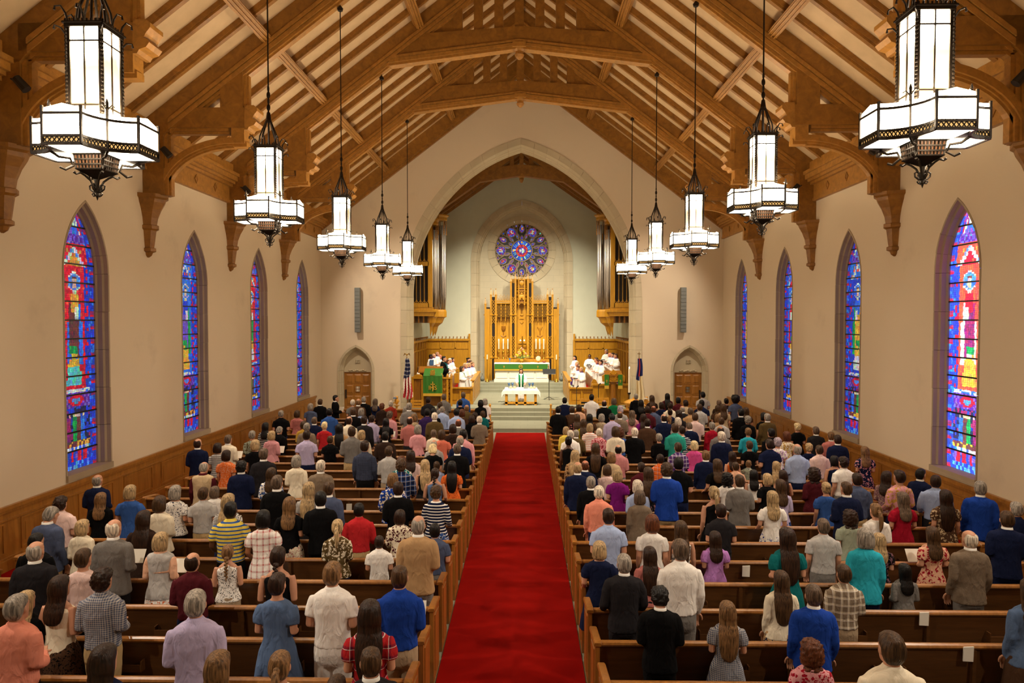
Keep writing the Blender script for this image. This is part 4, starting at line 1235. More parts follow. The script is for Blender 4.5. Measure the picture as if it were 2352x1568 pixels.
# ---------------------------------------------------------------- communion table
tt = thing('communion_table', 'plain yellow oak communion table below the altar steps', 'table', (0, 32.6, .6))
for x in (-.68, -.2, .2, .68):
    for y in (32.25, 32.95):
        MB().box(x-.055, x+.055, y-.05, y+.05, .6, 1.32).obj('leg', M['chair'], tt)
MB().box(-.74, .74, 32.2, 33.0, 1.30, 1.35).obj('table_top', M['chair'], tt)
MB().box(-.74, .74, 32.2, 32.3, .66, .75).obj('stretcher', M['chair'], tt)
b = MB()
nx, ny = 24, 12
def cz(x, y):
    ex = max(0, abs(x)-.77); ey = max(0, 32.17-y)
    return ex, ey
rows_ = []
prof_ = [(33.03, 1.30), (33.02, 1.362), (32.8, 1.362), (32.5, 1.362), (32.19, 1.362), (32.155, 1.345), (32.15, 1.25), (32.14, 1.12)]
for (y, z) in prof_:
    row = []
    for i in range(nx+1):
        u = -1+2*i/nx; x = u*.9
        zz = z; yy = y
        if abs(u) > .9:
            zz = min(z, 1.362-(abs(u)-.9)*3.2) if y > 32.16 else z-.16*(abs(u)-.9)*10
            x = math.copysign(.774+(abs(u)-.9)*.25, u) if y > 32.16 else x
        if y < 32.16: yy -= .012*math.sin(u*19)*(1.36-z)*6
        row.append((x, yy, zz))
    rows_.append(row)
b.loft(rows_, cap=False, closed=False)
tag(b.obj('table_cloth', M['wcloth'], None, True), 'white tablecloth draped over the communion table', 'tablecloth')
for i, x in enumerate((-.56, -.40, .40, .55)):
    tag(MB().lathe([(.045, 0), (.05, .01), (.015, .03), (.013, .09), (.045, .12), (.06, .19), (.058, .24), (.05, .24)], (x, 32.6+.1*(i % 2), 1.365), 12).obj('chalice', M['blueg'], None, True),
        'blue pottery chalice on the communion table, %s from the pulpit side' % ORD[i+1], 'chalice', 'blue chalices')
for i, x in enumerate((-.48, -.3, .47, .62)):
    tag(MB().lathe([(.03, 0), (.08, .02), (.09, .05), (.03, .09)], (x, 32.42, 1.365), 10).obj('bread_bowl', M['lino'], None, True), 'small bread bowl between the blue chalices, %s from the pulpit side' % ORD[i+1], 'bowl', 'bread bowls')
tag(MB().box(.12, .34, 32.4, 32.6, 1.365, 1.385).obj('service_book', M['blackm']), 'dark service book lying on the communion table', 'book')
tag(MB().box(-.2, .05, 32.45, 32.6, 1.363, 1.37).obj('service_paper', M['paper']), 'white service sheet lying on the communion table', 'paper')
ms = thing('music_stand', 'black music stand beside the altar steps', 'stand', (1.38, 34.5, .6))
MB().tube([(1.38, 34.5, .62), (1.38, 34.5, 1.95)], .016, 6).obj('pole', M['blackm'], ms)
b = MB()
for k in range(3):
    a = 2*pi*k/3+.5; b.tube([(1.38, 34.5, .75), (1.38+.15*math.cos(a), 34.5+.15*math.sin(a), .66), (1.38+.3*math.cos(a), 34.5+.3*math.sin(a), .605)], .012, 5)
b.obj('tripod', M['blackm'], ms)
MB().add([(1.08, 34.25, 1.9), (1.7, 34.25, 1.9), (1.72, 34.6, 2.12), (1.06, 34.6, 2.12), (1.08, 34.24, 1.88), (1.7, 34.24, 1.88), (1.72, 34.59, 2.1), (1.06, 34.59, 2.1)], [(0, 1, 2, 3), (4, 7, 6, 5), (0, 4, 5, 1), (3, 2, 6, 7)]).obj('desk', M['blackm'], ms)
cbm = MB()
pts = [(-1.1+.06*i, 33.4+.15*math.sin(i*1.7)*R.random(), .612+.012*(i % 3)) for i in range(14)]
cbm.tube(pts, .012, 5)
tag(cbm.obj('cable', M['blackm']), 'black microphone cable on the floor by the communion table', 'cable')
# ---------------------------------------------------------------- choir stalls
for sx, nm in ((-1, 'pulpit'), (1, 'lectern')):
    O, D = M['oak'], M['oakd']
    X = lambda a: sx*a
    def bb(x0, x1, y0, y1, z0, z1, b=None):
        b = b or MB(); return b.box(*sorted((X(x0), X(x1))), y0, y1, z0, z1)
    t = thing('choir_stall', 'oak choir stall front with carved panels, %s side' % nm, 'stall', (X(3), 33, .6))
    xe = 3.95
    bb(2.27, xe, 32.55, 32.63, .6, 1.36).obj('front_board', O, t)
    b = MB()
    for z0, z1, d in ((1.33, 1.40, .1), (.6, .74, .05), (1.2, 1.24, .03)): bb(2.24, xe, 32.55-d, 32.65, z0, z1, b)
    for i in range(4): bb(2.27+i*(xe-2.35)/3, 2.35+i*(xe-2.35)/3, 32.51, 32.6, .6, 1.36, b)
    b.obj('frame', O, t)
    for i in range(3):
        x0 = 2.38+i*(xe-2.35)/3; x1 = x0+(xe-2.35)/3-.1
        bb(x0+.04, x1-.04, 32.53, 32.56, .8, 1.1).obj('panel', O, t)
        b = MB()
        for q in range(5):
            xa = x0+(x1-x0)*q/5; b.tube([(X(xa), 32.53, 1.17), (X(xa+.04), 32.52, 1.13), (X(xa+(x1-x0)/5), 32.53, 1.17)], .014, 4)
        b.obj('carving', D, t)
    # side screen along the aisle
    t = thing('choir_screen', 'long oak side screen of the choir along the chancel steps, %s side' % nm, 'screen', (X(2.3), 35, .6))
    MB().prism([(32.55, .6), (37.8, .6), (37.8, 1.72), (33.3, 1.62), (33.0, 1.40), (32.55, 1.40)], 'x', *sorted((X(2.26), X(2.34)))).obj('side_screen', O, t)
    b = MB(); b.prism([(33.2, 1.62), (37.85, 1.72), (37.85, 1.78), (33.2, 1.68)], 'x', *sorted((X(2.22), X(2.42)))); b.obj('top_rail', O, t)
    for k, y in enumerate((33.4, 34.3, 35.2, 36.1, 37.0)):
        MB().box(*sorted((X(2.24), X(2.27))), y, y+.7, .8, 1.5).obj('panel', O, t)
    # tiers and benches
    for k, (x0, x1, z) in enumerate(((3.6, 4.55, .95), (4.55, 5.5, 1.2))):
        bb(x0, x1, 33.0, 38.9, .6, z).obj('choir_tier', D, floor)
    for k, (x, y0, z) in enumerate(((3.52, 33.0, 1.62), (4.47, 33.4, 1.95))):
        t = thing('choir_bench', 'oak choir bench with carved end, %s row, %s side' % (('front', 'rear')[k], nm), 'bench', (X(x), 36, z-1.0))
        MB().prism([(y0, z-1.0), (38.6, z-1.0), (38.6, z+.1), (y0+.15, z), (y0, z-.1)], 'x', *sorted((X(x), X(x+.06)))).obj('bench_back', D, t)
        b = MB(); q = [(X(x-.25), z-1.0), (X(x+.1), z-1.0), (X(x+.1), z-.05), (X(x+.02), z+.1), (X(x-.06), z+.14), (X(x-.14), z+.1), (X(x-.22), z-.05)]
        b.prism(q, 'y', y0-.12, y0-.03); b.obj('bench_end', O, t)
        bb(x-.34, x, y0, 38.5, z-.62, z-.56).obj('bench_seat', M['carpet'], t)
# ---------------------------------------------------------------- pulpit
O, D = M['oak'], M['oakd']
t = thing('pulpit', 'oak pulpit with carved posts on the chancel edge', 'pulpit', (-4.2, 32.4, .3))
MB().box(-4.75, -3.3, 32.1, 33.1, .45, 1.2).obj('base', D, t)
MB().box(-4.95, -3.25, 31.95, 32.2, .45, 1.85).obj('rear_board', D, t)
for i, (x0, x1) in enumerate(((-4.95, -4.5), (-3.62, -3.36))):
    b = MB(); b.box(x0, x1, 31.75, 31.95, .45, 1.9); b.obj('panel', O if i else D, t)
b = MB()
for x in (-3.62, -3.36, -3.18): b.box(x-.045, x+.045, 31.7, 31.85, .45, 1.95); b.lathe([(.06, 1.95), (.07, 1.98), (.05, 2.04), (.02, 2.1)], (x, 31.78, 0), 8)
for x in (-4.95, -4.5): b.box(x-.05, x+.05, 31.7, 31.85, .45, 1.95)
b.obj('post', O, t)
b = MB()
for k, (x0, x1) in enumerate(((-3.58, -3.4), (-3.32, -3.2))):
    for z in (.7, .95, 1.2, 1.45, 1.65):
        b.beam((x0, 31.73, z), (x1, 31.73, z+.2), .025, .03, (0, 1, 0)); b.beam((x1, 31.73, z), (x0, 31.73, z+.2), .025, .03, (0, 1, 0))
b.obj('tracery', D, t)
b = MB(); b.loft([[(-4.72+.22*math.cos(pi*k/8), y, 1.9+.16*math.sin(pi*k/8)) for k in range(9)] for y in (31.7, 32.0)]); b.obj('arm_scroll', O, t)
MB().box(-4.95, -3.15, 31.68, 32.0, 1.86, 1.92).obj('ledge', O, t)
dk = MB().prism([(32.0, 2.1), (32.55, 2.32), (32.55, 2.38), (32.0, 2.16)], 'x', -4.75, -3.65); dk.box(-4.7, -3.7, 32.2, 32.5, 1.85, 2.2); dk.obj('desk', D, t)
f = thing('pulpit_frontal', 'green damask pulpit hanging with gold monogram and fringe', 'banner', (-4.1, 31.66, 2.0))
b = MB(); nx = 20
b.loft([[(-4.46+.88*i/nx, 31.64-.012*math.sin(i*1.3+z*2), z) for i in range(nx+1)] for z in (1.19, 1.4, 1.6, 1.8, 2.0)], cap=False, closed=False)
b.loft([[(-4.46+.88*i/nx, y, z) for i in range(nx+1)] for y, z in ((31.64, 2.0), (31.8, 2.09), (31.97, 2.175), (32.3, 2.30))], cap=False, closed=False)
b.obj('damask', M['green'], f, True)
MB().box(-4.46, -3.58, 31.61, 31.64, 1.08, 1.2).obj('fringe', M['gold'], f)
text('IHS', .27, (-4.02, 31.605, 1.45), M['gold'], f, .012)
MB().box(-4.035, -4.0, 31.6, 31.625, 1.3, 1.74).box(-4.12, -3.92, 31.6, 31.625, 1.6, 1.635).obj('cross', M['gold'], f)
b = MB()
for i in range(3):
    for j in range(4): b.beam((-4.13+i*.07, 31.66, 2.02+j*.06), (-4.06+i*.07, 31.64, 2.09+j*.06), .03, .03)
b.obj('carved_crest', O, t)
MB().box(-3.12, -2.9, 32.5, 32.7, 1.6, 2.05).obj('spindle_rail', O, t)
# ---------------------------------------------------------------- lectern
t = thing('lectern', 'carved oak eagle lectern with green hangings', 'lectern', (4.2, 32.2, .45))
MB().box(3.35, 5.15, 32.4, 32.5, .45, 1.5).obj('screen', O, t)
MB().box(3.3, 5.2, 32.33, 32.55, 1.5, 1.58).obj('screen_rail', O, t)
for i in range(3): MB().box(3.42+i*.6, 3.9+i*.6, 32.37, 32.41, .7, 1.35).obj('panel', O, t)
b = MB(); b.lathe([(.3, .45), (.3, .55), (.16, .65), (.13, 1.6), (.2, 1.7)], (4.25, 32.1, 0), 8); b.obj('column', D, t)
b = MB()
b.prism([(3.75, 1.72), (4.75, 1.72), (4.78, 1.98), (4.62, 2.08), (4.5, 2.0), (4.38, 2.16), (4.25, 2.28), (4.12, 2.16), (4.0, 2.0), (3.88, 2.08), (3.72, 1.98)], 'y', 31.95, 32.1)
for i in range(4):
    for s in (-1, 1): b.beam((4.25+s*.04, 31.93, 1.8+i*.08), (4.25+s*.16, 31.93, 1.9+i*.08), .03, .04, (0, 1, 0))
b.obj('carved_eagle', O, t)
MB().prism([(31.9, 1.98), (32.4, 2.15), (32.4, 2.2), (31.9, 2.03)], 'x', 3.85, 4.65).obj('desk', D, t)
for x in (3.93, 4.55):
    h = thing('lectern_hanging', 'narrow green lectern hanging with gold end, %s one' % ('aisle side' if x < 4.2 else 'wall side'), 'banner', (x, 31.9, 2.0), 'lectern hangings')
    MB().box(x-.1, x+.1, 31.88, 31.91, 1.55, 2.05).obj('damask', M['green'], h)
    MB().box(x-.1, x+.1, 31.87, 31.91, 1.40, 1.55).obj('fringe', M['gold'], h)
    MB().box(x-.012, x+.012, 31.86, 31.88, 1.68, 1.82).box(x-.04, x+.04, 31.86, 31.88, 1.75, 1.775).obj('cross', M['gold'], h)
# paschal candle
t = thing('paschal_candle', 'tall white paschal candle on a slim stand by the font', 'candle', (4.85, 31.2, .45))
MB().lathe([(.16, .3), (.15, .34), (.02, .4), (.015, 1.2), (.07, 1.24), (.07, 1.3)], (4.85, 31.2, 0), 8).obj('stand', M['iron'], t)
MB().tube([(4.85, 31.2, 1.3), (4.85, 31.2, 2.35)], .042, 10).obj('wax', M['candle'], t)
MB().ball((4.85, 31.2, 2.41), (.02, .02, .05), 8, 6).obj('flame', M['flame'], t)
t = thing('baptismal_font', 'octagonal carved oak baptismal font with domed lid', 'font', (4.8, 29.6, .15))
MB().lathe([(.35, .15), (.35, .25), (.2, .35), (.18, .62), (.34, .75), (.36, 1.0)], (4.8, 29.6, 0), 8, pi/8).obj('bowl', M['chair'], t)
MB().lathe([(.42, 1.0), (.42, 1.05), (.36, 1.09), (.2, 1.17), (.05, 1.2), (.04, 1.26)], (4.8, 29.6, 0), 8, pi/8).obj('lid', M['chair'], t)
b = MB()
for k in range(8): b.ball((4.8+.34*math.cos(pi/4*k), 29.6+.34*math.sin(pi/4*k), .87), .05, 6, 4)
b.obj('carving', M['oakd'], t)
# microphone stands
for i, (px, Y, z1, lb) in enumerate(((1324, 31.4, 1.5, 'slim black microphone stand before the lectern-side stall, aisle end'), (1374.5, 30.2, 1.72, 'slim black microphone stand with boom before the lectern-side stall'))):
    p = at(px, 930, Y); z0 = .6 if Y > 31 else .15
    t = thing('microphone_stand', lb, 'stand', (p.x, Y, z0))
    MB().tube([(p.x, Y, z0), (p.x, Y, z1)], .014, 6).obj('pole', M['blackm'], t)
    MB().lathe([(.14, z0), (.14, z0+.02), (.02, z0+.05)], (p.x, Y, 0), 10).obj('base', M['blackm'], t)
    MB().tube([(p.x, Y, z1), (p.x+.08, Y-.08, z1+.08)], [.018, .03], 8).obj('microphone', M['blackm'], t)
# wooden chairs
for i, (px, py, Y, s) in enumerate(((957, 919, 29.6, 1.0), (1064, 919, 29.6, 1.0), (1352, 916, 29.6, 1.5), (1385, 914, 30.0, 1.0))):
    p = at(px, py, Y); x = p.x; z0 = .15
    t = thing('chair', ['pale ladder-back chair below the pulpit, by the flag', 'pale ladder-back chair below the pulpit-side stall', 'wide pale wooden seat with black back below the lectern-side stall', 'pale ladder-back chair in front of the lectern-side stall'][i], 'chair', (x, Y, z0))
    w = .23*s
    for dx in (-w, w):
        MB().box(x+dx-.025, x+dx+.025, Y-.03, Y+.02, z0, p.z+.02).obj('back_post', M['chair'], t)
        MB().box(x+dx-.025, x+dx+.025, Y+.38, Y+.43, z0, z0+.44).obj('leg', M['chair'], t)
    for k in range(4):
        z = p.z-.02-k*.13
        MB().box(x-w, x+w, Y-.02, Y+.01, z-.045, z+.03).obj('slat', M['blackm'] if (i == 2 and k in (1, 2)) else M['chair'], t)
    MB().box(x-w-.02, x+w+.02, Y-.03, Y+.45, z0+.44, z0+.48).obj('seat', M['chair'], t)
# carved pedestals against the front wall
for i, (px, nm) in enumerate(((911, 'pulpit'), (1484, 'lectern'))):
    p = at(px, 925, 31.3); x = p.x
    t = thing('carved_stand', 'small pale carved wooden stand by the front wall, %s side' % nm, 'stand', (x, 31.3, .15))
    MB().lathe([(.16, .15), (.16, .2), (.06, .3), (.05, .62), (.15, .7)], (x, 31.3, 0), 8).obj('column', M['chair'], t)
    b = MB().ball((x, 31.3, .88), (.1, .09, .16), 8, 6); b.ball((x+.02, 31.27, 1.06), (.06, .06, .07), 8, 6); b.beam((x-.14, 31.25, .8), (x+.14, 31.25, .9), .05, .05)
    b.obj('carved_figure', M['chair'], t)
    MB().box(x-.12, x+.02, 31.1, 31.22, 1.02, 1.06).obj('cap', M['blueg'] if i == 0 else M['paper'], t)
# flags
def flag(x, y, lb, us):
    t = thing('flag', lb, 'flag', (x, y, .15))
    MB().tube([(x, y, .15), (x-.02, y, 2.9)], .017, 8).obj('pole', M['oakd'], t)
    MB().lathe([(.15, .15), (.14, .2), (.03, .25)], (x, y, 0), 12).obj('base', M['brass'], t)
    b = MB()
    if us:
        for s in (-1, 1): b.tube([(x-.02, y, 2.98), (x-.02+s*.1, y, 3.03), (x-.02+s*.15, y, 2.93)], [.02, .03, .008], 6)
        b.ball((x-.02, y, 2.96), .035, 8, 6)
    else:
        b.box(x-.03, x-.01, y-.01, y+.01, 2.9, 3.12); b.box(x-.09, x+.05, y-.01, y+.01, 3.02, 3.045)
    b.obj('finial', M['brass'], t)
    b = MB()
    nu, nv = 26, 30
    def P(i, j):
        u = i/nu; v = j/nv
        wd_ = .09+.13*v
        xx = x-.02+(u-.4)*2*wd_ + .02*math.sin(v*9); yy = y-.05-.05*math.sin(u*15+v*2)*(.5+v)
        return (xx, yy, 2.82-v*1.75-.1*math.sin(u*pi)*v)
    rnd = random.Random(3)
    for j in range(nv):
        for i in range(nu):
            u, v = (i+.5)/nu, (j+.5)/nv
            if us:
                if v < .52 - .08*u: c = COLS['white'] if (i*3+j*5) % 9 == 0 else srgb('20264e')
                else: c = srgb('a81c28') if int((u*4.2+v*2.6)*1.25) % 2 else srgb('e8e0d4')
            else:
                if v < .42: c = srgb('202a66') if not (.35 < u < .5) else srgb('b01c24')
                elif v < .55 and u < .5: c = srgb('202a66')
                else: c = srgb('e0cfa8')
            b.col = c
            b.add([P(i, j), P(i+1, j), P(i+1, j+1), P(i, j+1)], [(0, 1, 2, 3)])
    b.obj('cloth', M['dyed'], t, True)
flag(-5.12, 31.3, 'red, white and blue starred flag with eagle finial beside the pulpit', True)
flag(5.32, 31.3, 'white flag with blue canton and red cross beside the lectern', False)
# wall speakers
for px, nm in ((822, 'pulpit'), (1569, 'lectern')):
    p = at(px, 712, 31.8); x = p.x
    t = thing('column_speaker', 'tall grey column speaker above the %s-side door' % nm, 'speaker', (x, 31.9, 5.0))
    s = 1 if x < 0 else -1
    MB().box(x-.12, x+.12, 31.68, 31.9, 3.98, 6.02).obj('cabinet', M['grille'], t)
    MB().box(x-.04, x+.04, 31.88, 32.0, 4.6, 5.4).obj('bracket', M['blackm'], t)
    for k in range(12):
        MB().box(x-.122, x+.122, 31.66, 31.70, 4.0+k*.168, 4.15+k*.168).obj('grille', M['grille'], t)
# ---------------------------------------------------------------- front screens and pews
for sx, nm in ((-1, 'pulpit'), (1, 'lectern')):
    t = thing('front_screen', 'low oak screen with ledge in front of the first pew, %s side' % nm, 'screen', (sx*4, 28.3, .15))
    x0, x1 = sorted((sx*1.3, sx*7.4))
    MB().box(x0, x1, 28.28, 28.34, .15, .85).obj('board', M['pewe'], t)
    MB().box(x0, x1, 28.18, 28.42, .85, .90).obj('ledge', M['pewe'], t)
    for i in range(6): MB().box(x0+.1+i*1.02, x0+.95+i*1.02, 28.25, 28.29, .3, .75).obj('panel', M['pewe'], t)
    if True:
        x = sx*1.24
        MB().lathe([(.055, .15), (.055, .3), (.035, .36), (.06, .46), (.03, .56), (.055, .7), (.035, .8), (.06, .9), (.03, 1.0), (.05, 1.06), (.03, 1.13)], (x, 28.3, 0), 10).obj('baluster', M['chair'], t, True)
PITCH, RAIL0 = 0.874, 6.78
NROW = 24       # index -2 .. 21
def pew():
    """a pew 6.52 m long; origin on the floor under the aisle end of its back rail, pew runs along -X"""
    t = thing('pew', '', 'pew', (0, 0, 0), 'oak pews of the nave')
    L = 6.52
    P_, E = M['pew'], M['pewe']
    MB().prism([(.02, .12), (.05, .12), (.01, .93), (-.025, .93)], 'x', -L+.05, -.05).obj('back_board', P_, t)
    b = MB(); b.beam((-L+.05, -.01, .93), (-.05, -.01, .93), .07, .055, (0, 0, 1), [(-.04, -.02), (.035, -.02), (.045, .0), (.035, .02), (.0, .03), (-.04, .02)]); b.obj('top_rail', E, t)
    b = MB(); b.box(-L+.05, -.05, .05, .47, .41, .45); b.obj('seat', P_, t)
    MB().box(-L+.05, -.05, -.06, -.03, .16, .20).obj('foot_rail', P_, t)
    MB().box(-L+.05, -.05, .08, .11, .03, .41).obj('seat_support', P_, t)
    for x in (-.05, -L):
        b = MB()
        b.prism([(-.07, 0), (.50, 0), (.50, .10), (.46, .14), (.46, .88), (.40, .905), (-.04, .955), (-.07, .93)], 'x', x, x+.05)
        ep = b.obj('end_panel', E, t)
        b = MB()
        b.loft([[(x+.025+q*w, y, z+dz) for q, dz in ((-1, 0), (-.8, .018), (.8, .018), (1, 0), (1, -.02), (-1, -.02))] for y, z, w in ((-.085, .945, .04), (-.04, .962, .045), (.40, .912, .045), (.48, .885, .04))])
        b.obj('end_cap', E, ep)
        MB().prism([(.03, .14), (.38, .14), (.38, .8), (.03, .84)], 'x', *((x+.05, x+.058) if x > -1 else (x-.008, x))).obj('panel', E, ep)
    for x in (-1.5, -3.3, -5.0):
        b = MB(); b.box(x-.16, x+.16, -.10, -.025, .60, .62); b.box(x-.16, x+.16, -.105, -.09, .60, .68); b.box(x-.165, x-.15, -.10, -.025, .6, .72); b.box(x+.15, x+.165, -.10, -.025, .6, .72)
        b.obj('book_rack', P_, t)
    for x in (-2.4, -4.4): MB().prism([(-.045, .15), (.02, .15), (-.02, .9), (-.06, .9)], 'x', x, x+.04).obj('back_stile', P_, t)
    return t
pew0 = pew()
snapshot()
first = True
for sx, nm in ((-1, 'pulpit'), (1, 'lectern')):
    for i in range(-2, 22):
        t = pew0 if first else dup(pew0, (0, 0, 0))
        first = False
        xi = .95 if i < 21 else 1.3
        if sx < 0: t.location = (-xi, RAIL0+PITCH*i, 0)
        else: t.location = (xi+6.52, RAIL0+PITCH*i, 0)
        t['label'] = 'long oak pew, %s side, %s row from the chancel' % (nm, ORD[22-i])
# cards left in the pew racks
for k, (px, py, lb) in enumerate(((1714, 1312, 'white card in a pew rack beside the woman in lilac'), (2124, 1422, 'white card in a pew rack behind the woman in pink print'), (2226, 1503, 'white envelope in the pew rack of the nearest bare pew'), (801, 1166, 'white card in a pew rack behind the man in the grey blazer'))):
    s = (py+4-737)/(4.5-.72); i = round((F/s-RAIL0)/PITCH); Y = RAIL0+PITCH*i
    p = at(px, py, Y-.09)
    tag(MB().loft([[(p.x+dx, Y-.065+dy, p.z+dz) for dx, dz in ((-.055, -.08), (.055, -.085), (.06, .08), (-.05, .075))] for dy in (-.012, .0)]).obj('card', M['paper']), lb, 'card', 'cards in the pew racks')
# ---------------------------------------------------------------- people
from mathutils import noise
def sring(z, a, b, cy, n=24, cx=0.0, e=0.86):
    r = []
    for k in range(n):
        c, s = math.cos(2*pi*k/n), math.sin(2*pi*k/n)
        r.append((cx + a*math.copysign(abs(c)**e, c), cy + b*math.copysign(abs(s)**e, s), z))
    return r
TOR = {'m': [(.78,.176,.118,0),(.92,.176,.122,0),(1.03,.164,.112,0),(1.15,.168,.113,0),(1.28,.184,.122,0),(1.37,.192,.112,-.005),(1.42,.172,.095,-.012),(1.455,.12,.078,-.015),(1.49,.066,.062,-.012)],
       'f': [(.78,.184,.120,0),(.92,.182,.122,0),(1.03,.148,.102,0),(1.10,.136,.094,0),(1.20,.148,.102,.01),(1.28,.160,.118,.02),(1.37,.164,.1,0),(1.42,.148,.085,-.01),(1.455,.1,.068,-.012),(1.49,.055,.055,-.01)]}
for _s in TOR: TOR[_s] = [(z, a*(.93 if z > .95 else .96), b, cy) for z, a, b, cy in TOR[_s]]
def arm(sex, pose, sd):
    w = .171 if sex == 'm' else .151
    if pose == 0: p = [(w,-.005,1.395),(w+.028,-.015,1.28),(w+.043,-.03,1.13),(w+.048,.02,1.0),(w+.038,.075,.885)]
    elif pose == 1: p = [(w,-.005,1.395),(w+.028,-.025,1.28),(w+.043,-.045,1.14),(w+.01,.09,1.09),(w-.09,.215,1.11)]
    else: p = [(w,-.005,1.395),(w+.045,-.01,1.28),(w+.07,-.02,1.13),(w+.07,.08,1.05),(w+.05,.20,1.0)]
    out = []
    for i in range(len(p)-1):
        out.append(p[i])
        out.append(tuple((p[i][j]+p[i+1][j])/2 for j in range(3)))
    out.append(p[-1])
    return [(sd*x, y, z) for x, y, z in out]
HC = Vector((0, .015, 1.608)); NP = Vector((0, -.012, 1.50))
def bowm(a):
    return Matrix.Translation(NP) @ Matrix.Rotation(-a, 4, 'X') @ Matrix.Translation(-NP)
TMP = []
def remesh(mb, vox, it=4, ratio=None):
    me = bpy.data.meshes.new('tmp'); me.from_pydata(mb.v, [], mb.f)
    o = bpy.data.objects.new('tmp', me); COL.objects.link(o)
    m = o.modifiers.new('r', 'REMESH'); m.mode = 'VOXEL'; m.voxel_size = vox
    s = o.modifiers.new('s', 'SMOOTH'); s.factor = .5; s.iterations = it
    if ratio:
        d = o.modifiers.new('d', 'DECIMATE'); d.ratio = ratio
    dg = bpy.context.evaluated_depsgraph_get(); dg.update()
    r = bpy.data.meshes.new_from_object(o.evaluated_get(dg))
    bpy.data.objects.remove(o); bpy.data.meshes.remove(me)
    return r
def head_parts(mb, bw):
    Hm = bowm(bw) @ Matrix.Translation(HC)
    t = MB()
    rows = [(-.122,.026,.088,.03),(-.108,.040,.102,.005),(-.085,.053,.104,-.03),(-.05,.064,.100,-.062),(-.02,.070,.098,-.085),(.02,.075,.099,-.098),(.055,.0745,.096,-.099),(.085,.064,.078,-.084),(.106,.043,.05,-.058),(.118,.018,.018,-.026)]
    t.loft([sring(z, a, (f-b)/2, (f+b)/2, 20, 0, .92) for z, a, f, b in rows])
    t.tube([(0,-.028,-.19),(0,-.02,-.12),(0,-.01,-.05)], [.062,.056,.056], 14)
    t.tube([(0,.096,.03),(0,.108,-.005),(0,.118,-.028),(0,.100,-.042)], [.010,.013,.017,.012], 8)
    t.ball((0,.098,-.067),(.024,.011,.010)); t.ball((0,.096,-.10),(.022,.014,.016))
    for s in (-1, 1):
        t.ball((s*.079,-.005,-.008),(.011,.024,.033)); t.ball((s*.031,.091,.010),(.015,.011,.011)); t.ball((s*.032,.093,.032),(.026,.010,.007))
    mb.add([Hm @ Vector(p) for p in t.v], t.f)
    return Hm
def hand(W_, dirv, sd):
    """palm and five curled fingers, grown from the wrist along dirv"""
    mb = MB()
    d = Vector(dirv).normalized(); up = Vector((0, 0, 1))
    s = d.cross(up)
    if s.length < .2: s = Vector((0, 1, 0))
    s = (s - d*s.dot(d)).normalized(); n = s.cross(d).normalized()
    P = lambda a, b, c: Vector(W_) + d*a + s*b + n*c
    rg = []
    for a, w, h in ((-.03,.026,.022),(.0,.028,.019),(.04,.038,.016),(.075,.042,.014),(.09,.038,.011)):
        rg.append([P(a, w*math.cos(2*pi*k/12), h*math.sin(2*pi*k/12)) for k in range(12)])
    mb.loft(rg)
    for i, (b, L) in enumerate(((-.030,.062),(-.010,.075),(.011,.078),(.031,.068))):
        b *= sd
        mb.tube([P(.07,b,0), P(.09+L*.35,b*1.08,-.006), P(.09+L*.75,b*1.08,-.026), P(.088+L*.95,b*1.02,-.05)], [.0105,.0095,.0088,.007], 8)
    mb.tube([P(.012,.026*sd,-.004), P(.035,.052*sd,-.014), P(.06,.062*sd,-.026), P(.08,.060*sd,-.038)], [.014,.012,.0105,.008], 8)
    return remesh(mb, .0042, 2, .16)
BODY = {}
def body(sex, pose, bw):
    k = (sex, pose, bw > 0)
    if k in BODY: return BODY[k]
    mb = MB()
    f = .93 if sex == 'f' else 1
    mb.loft([sring(z, a-.012, b-.012, cy) for z, a, b, cy in TOR[sex]])
    hands = []
    for sd in (-1, 1):
        A = arm(sex, pose, sd)
        mb.tube(A, [x*f for x in (.05,.05,.049,.046,.042,.040,.037,.032,.027)], 12)
        hands.append((A[-1], Vector(A[-1])-Vector(A[-2]), sd))
        hx = .088
        mb.tube([(sd*hx,0,.90),(sd*hx,.005,.72),(sd*hx*.98,.01,.50),(sd*hx*.98,-.012,.34),(sd*hx,-.01,.16),(sd*hx,-.005,.06)], [.092,.08,.057,.055,.04,.036], 14)
        mb.loft([[(sd*hx+w*math.cos(2*pi*q/12), y, .0+h+h*math.sin(2*pi*q/12)) for q in range(12)] for y, w, h in ((-.07,.028,.035),(-.03,.036,.05),(.06,.042,.034),(.13,.045,.026),(.19,.03,.018))])
    Hm = head_parts(mb, bw)
    m = remesh(mb, .0105, 3)
    # join the hands
    vs = [tuple(v.co) for v in m.vertices]; fs = [tuple(p.vertices) for p in m.polygons]
    for W_, d, sd in hands:
        h = hand(W_, d, sd)
        o = len(vs); vs += [tuple(v.co) for v in h.vertices]; fs += [tuple(i+o for i in p.vertices) for p in h.polygons]
        bpy.data.meshes.remove(h)
    bpy.data.meshes.remove(m)
    me = bpy.data.meshes.new('person')
    me.from_pydata(vs, [], fs)
    for x in ('skin', 'eye', 'lip', 'shoe'): me.materials.append(M[x])
    Hi = Hm.inverted()
    mi = []
    for p in me.polygons:
        c = Hi @ p.center; q = 0
        if p.center.z < .105: q = 3
        elif c.y > .09:
            if (abs(abs(c.x)-.031) < .015 and abs(c.z-.010) < .009): q = 1
            elif abs(c.x) < .024 and abs(c.z+.067) < .009 and c.y > .1: q = 2
        mi.append(q)
    me.polygons.foreach_set('material_index', mi)
    me.polygons.foreach_set('use_smooth', [True]*len(fs))
    BODY[k] = me
    return me
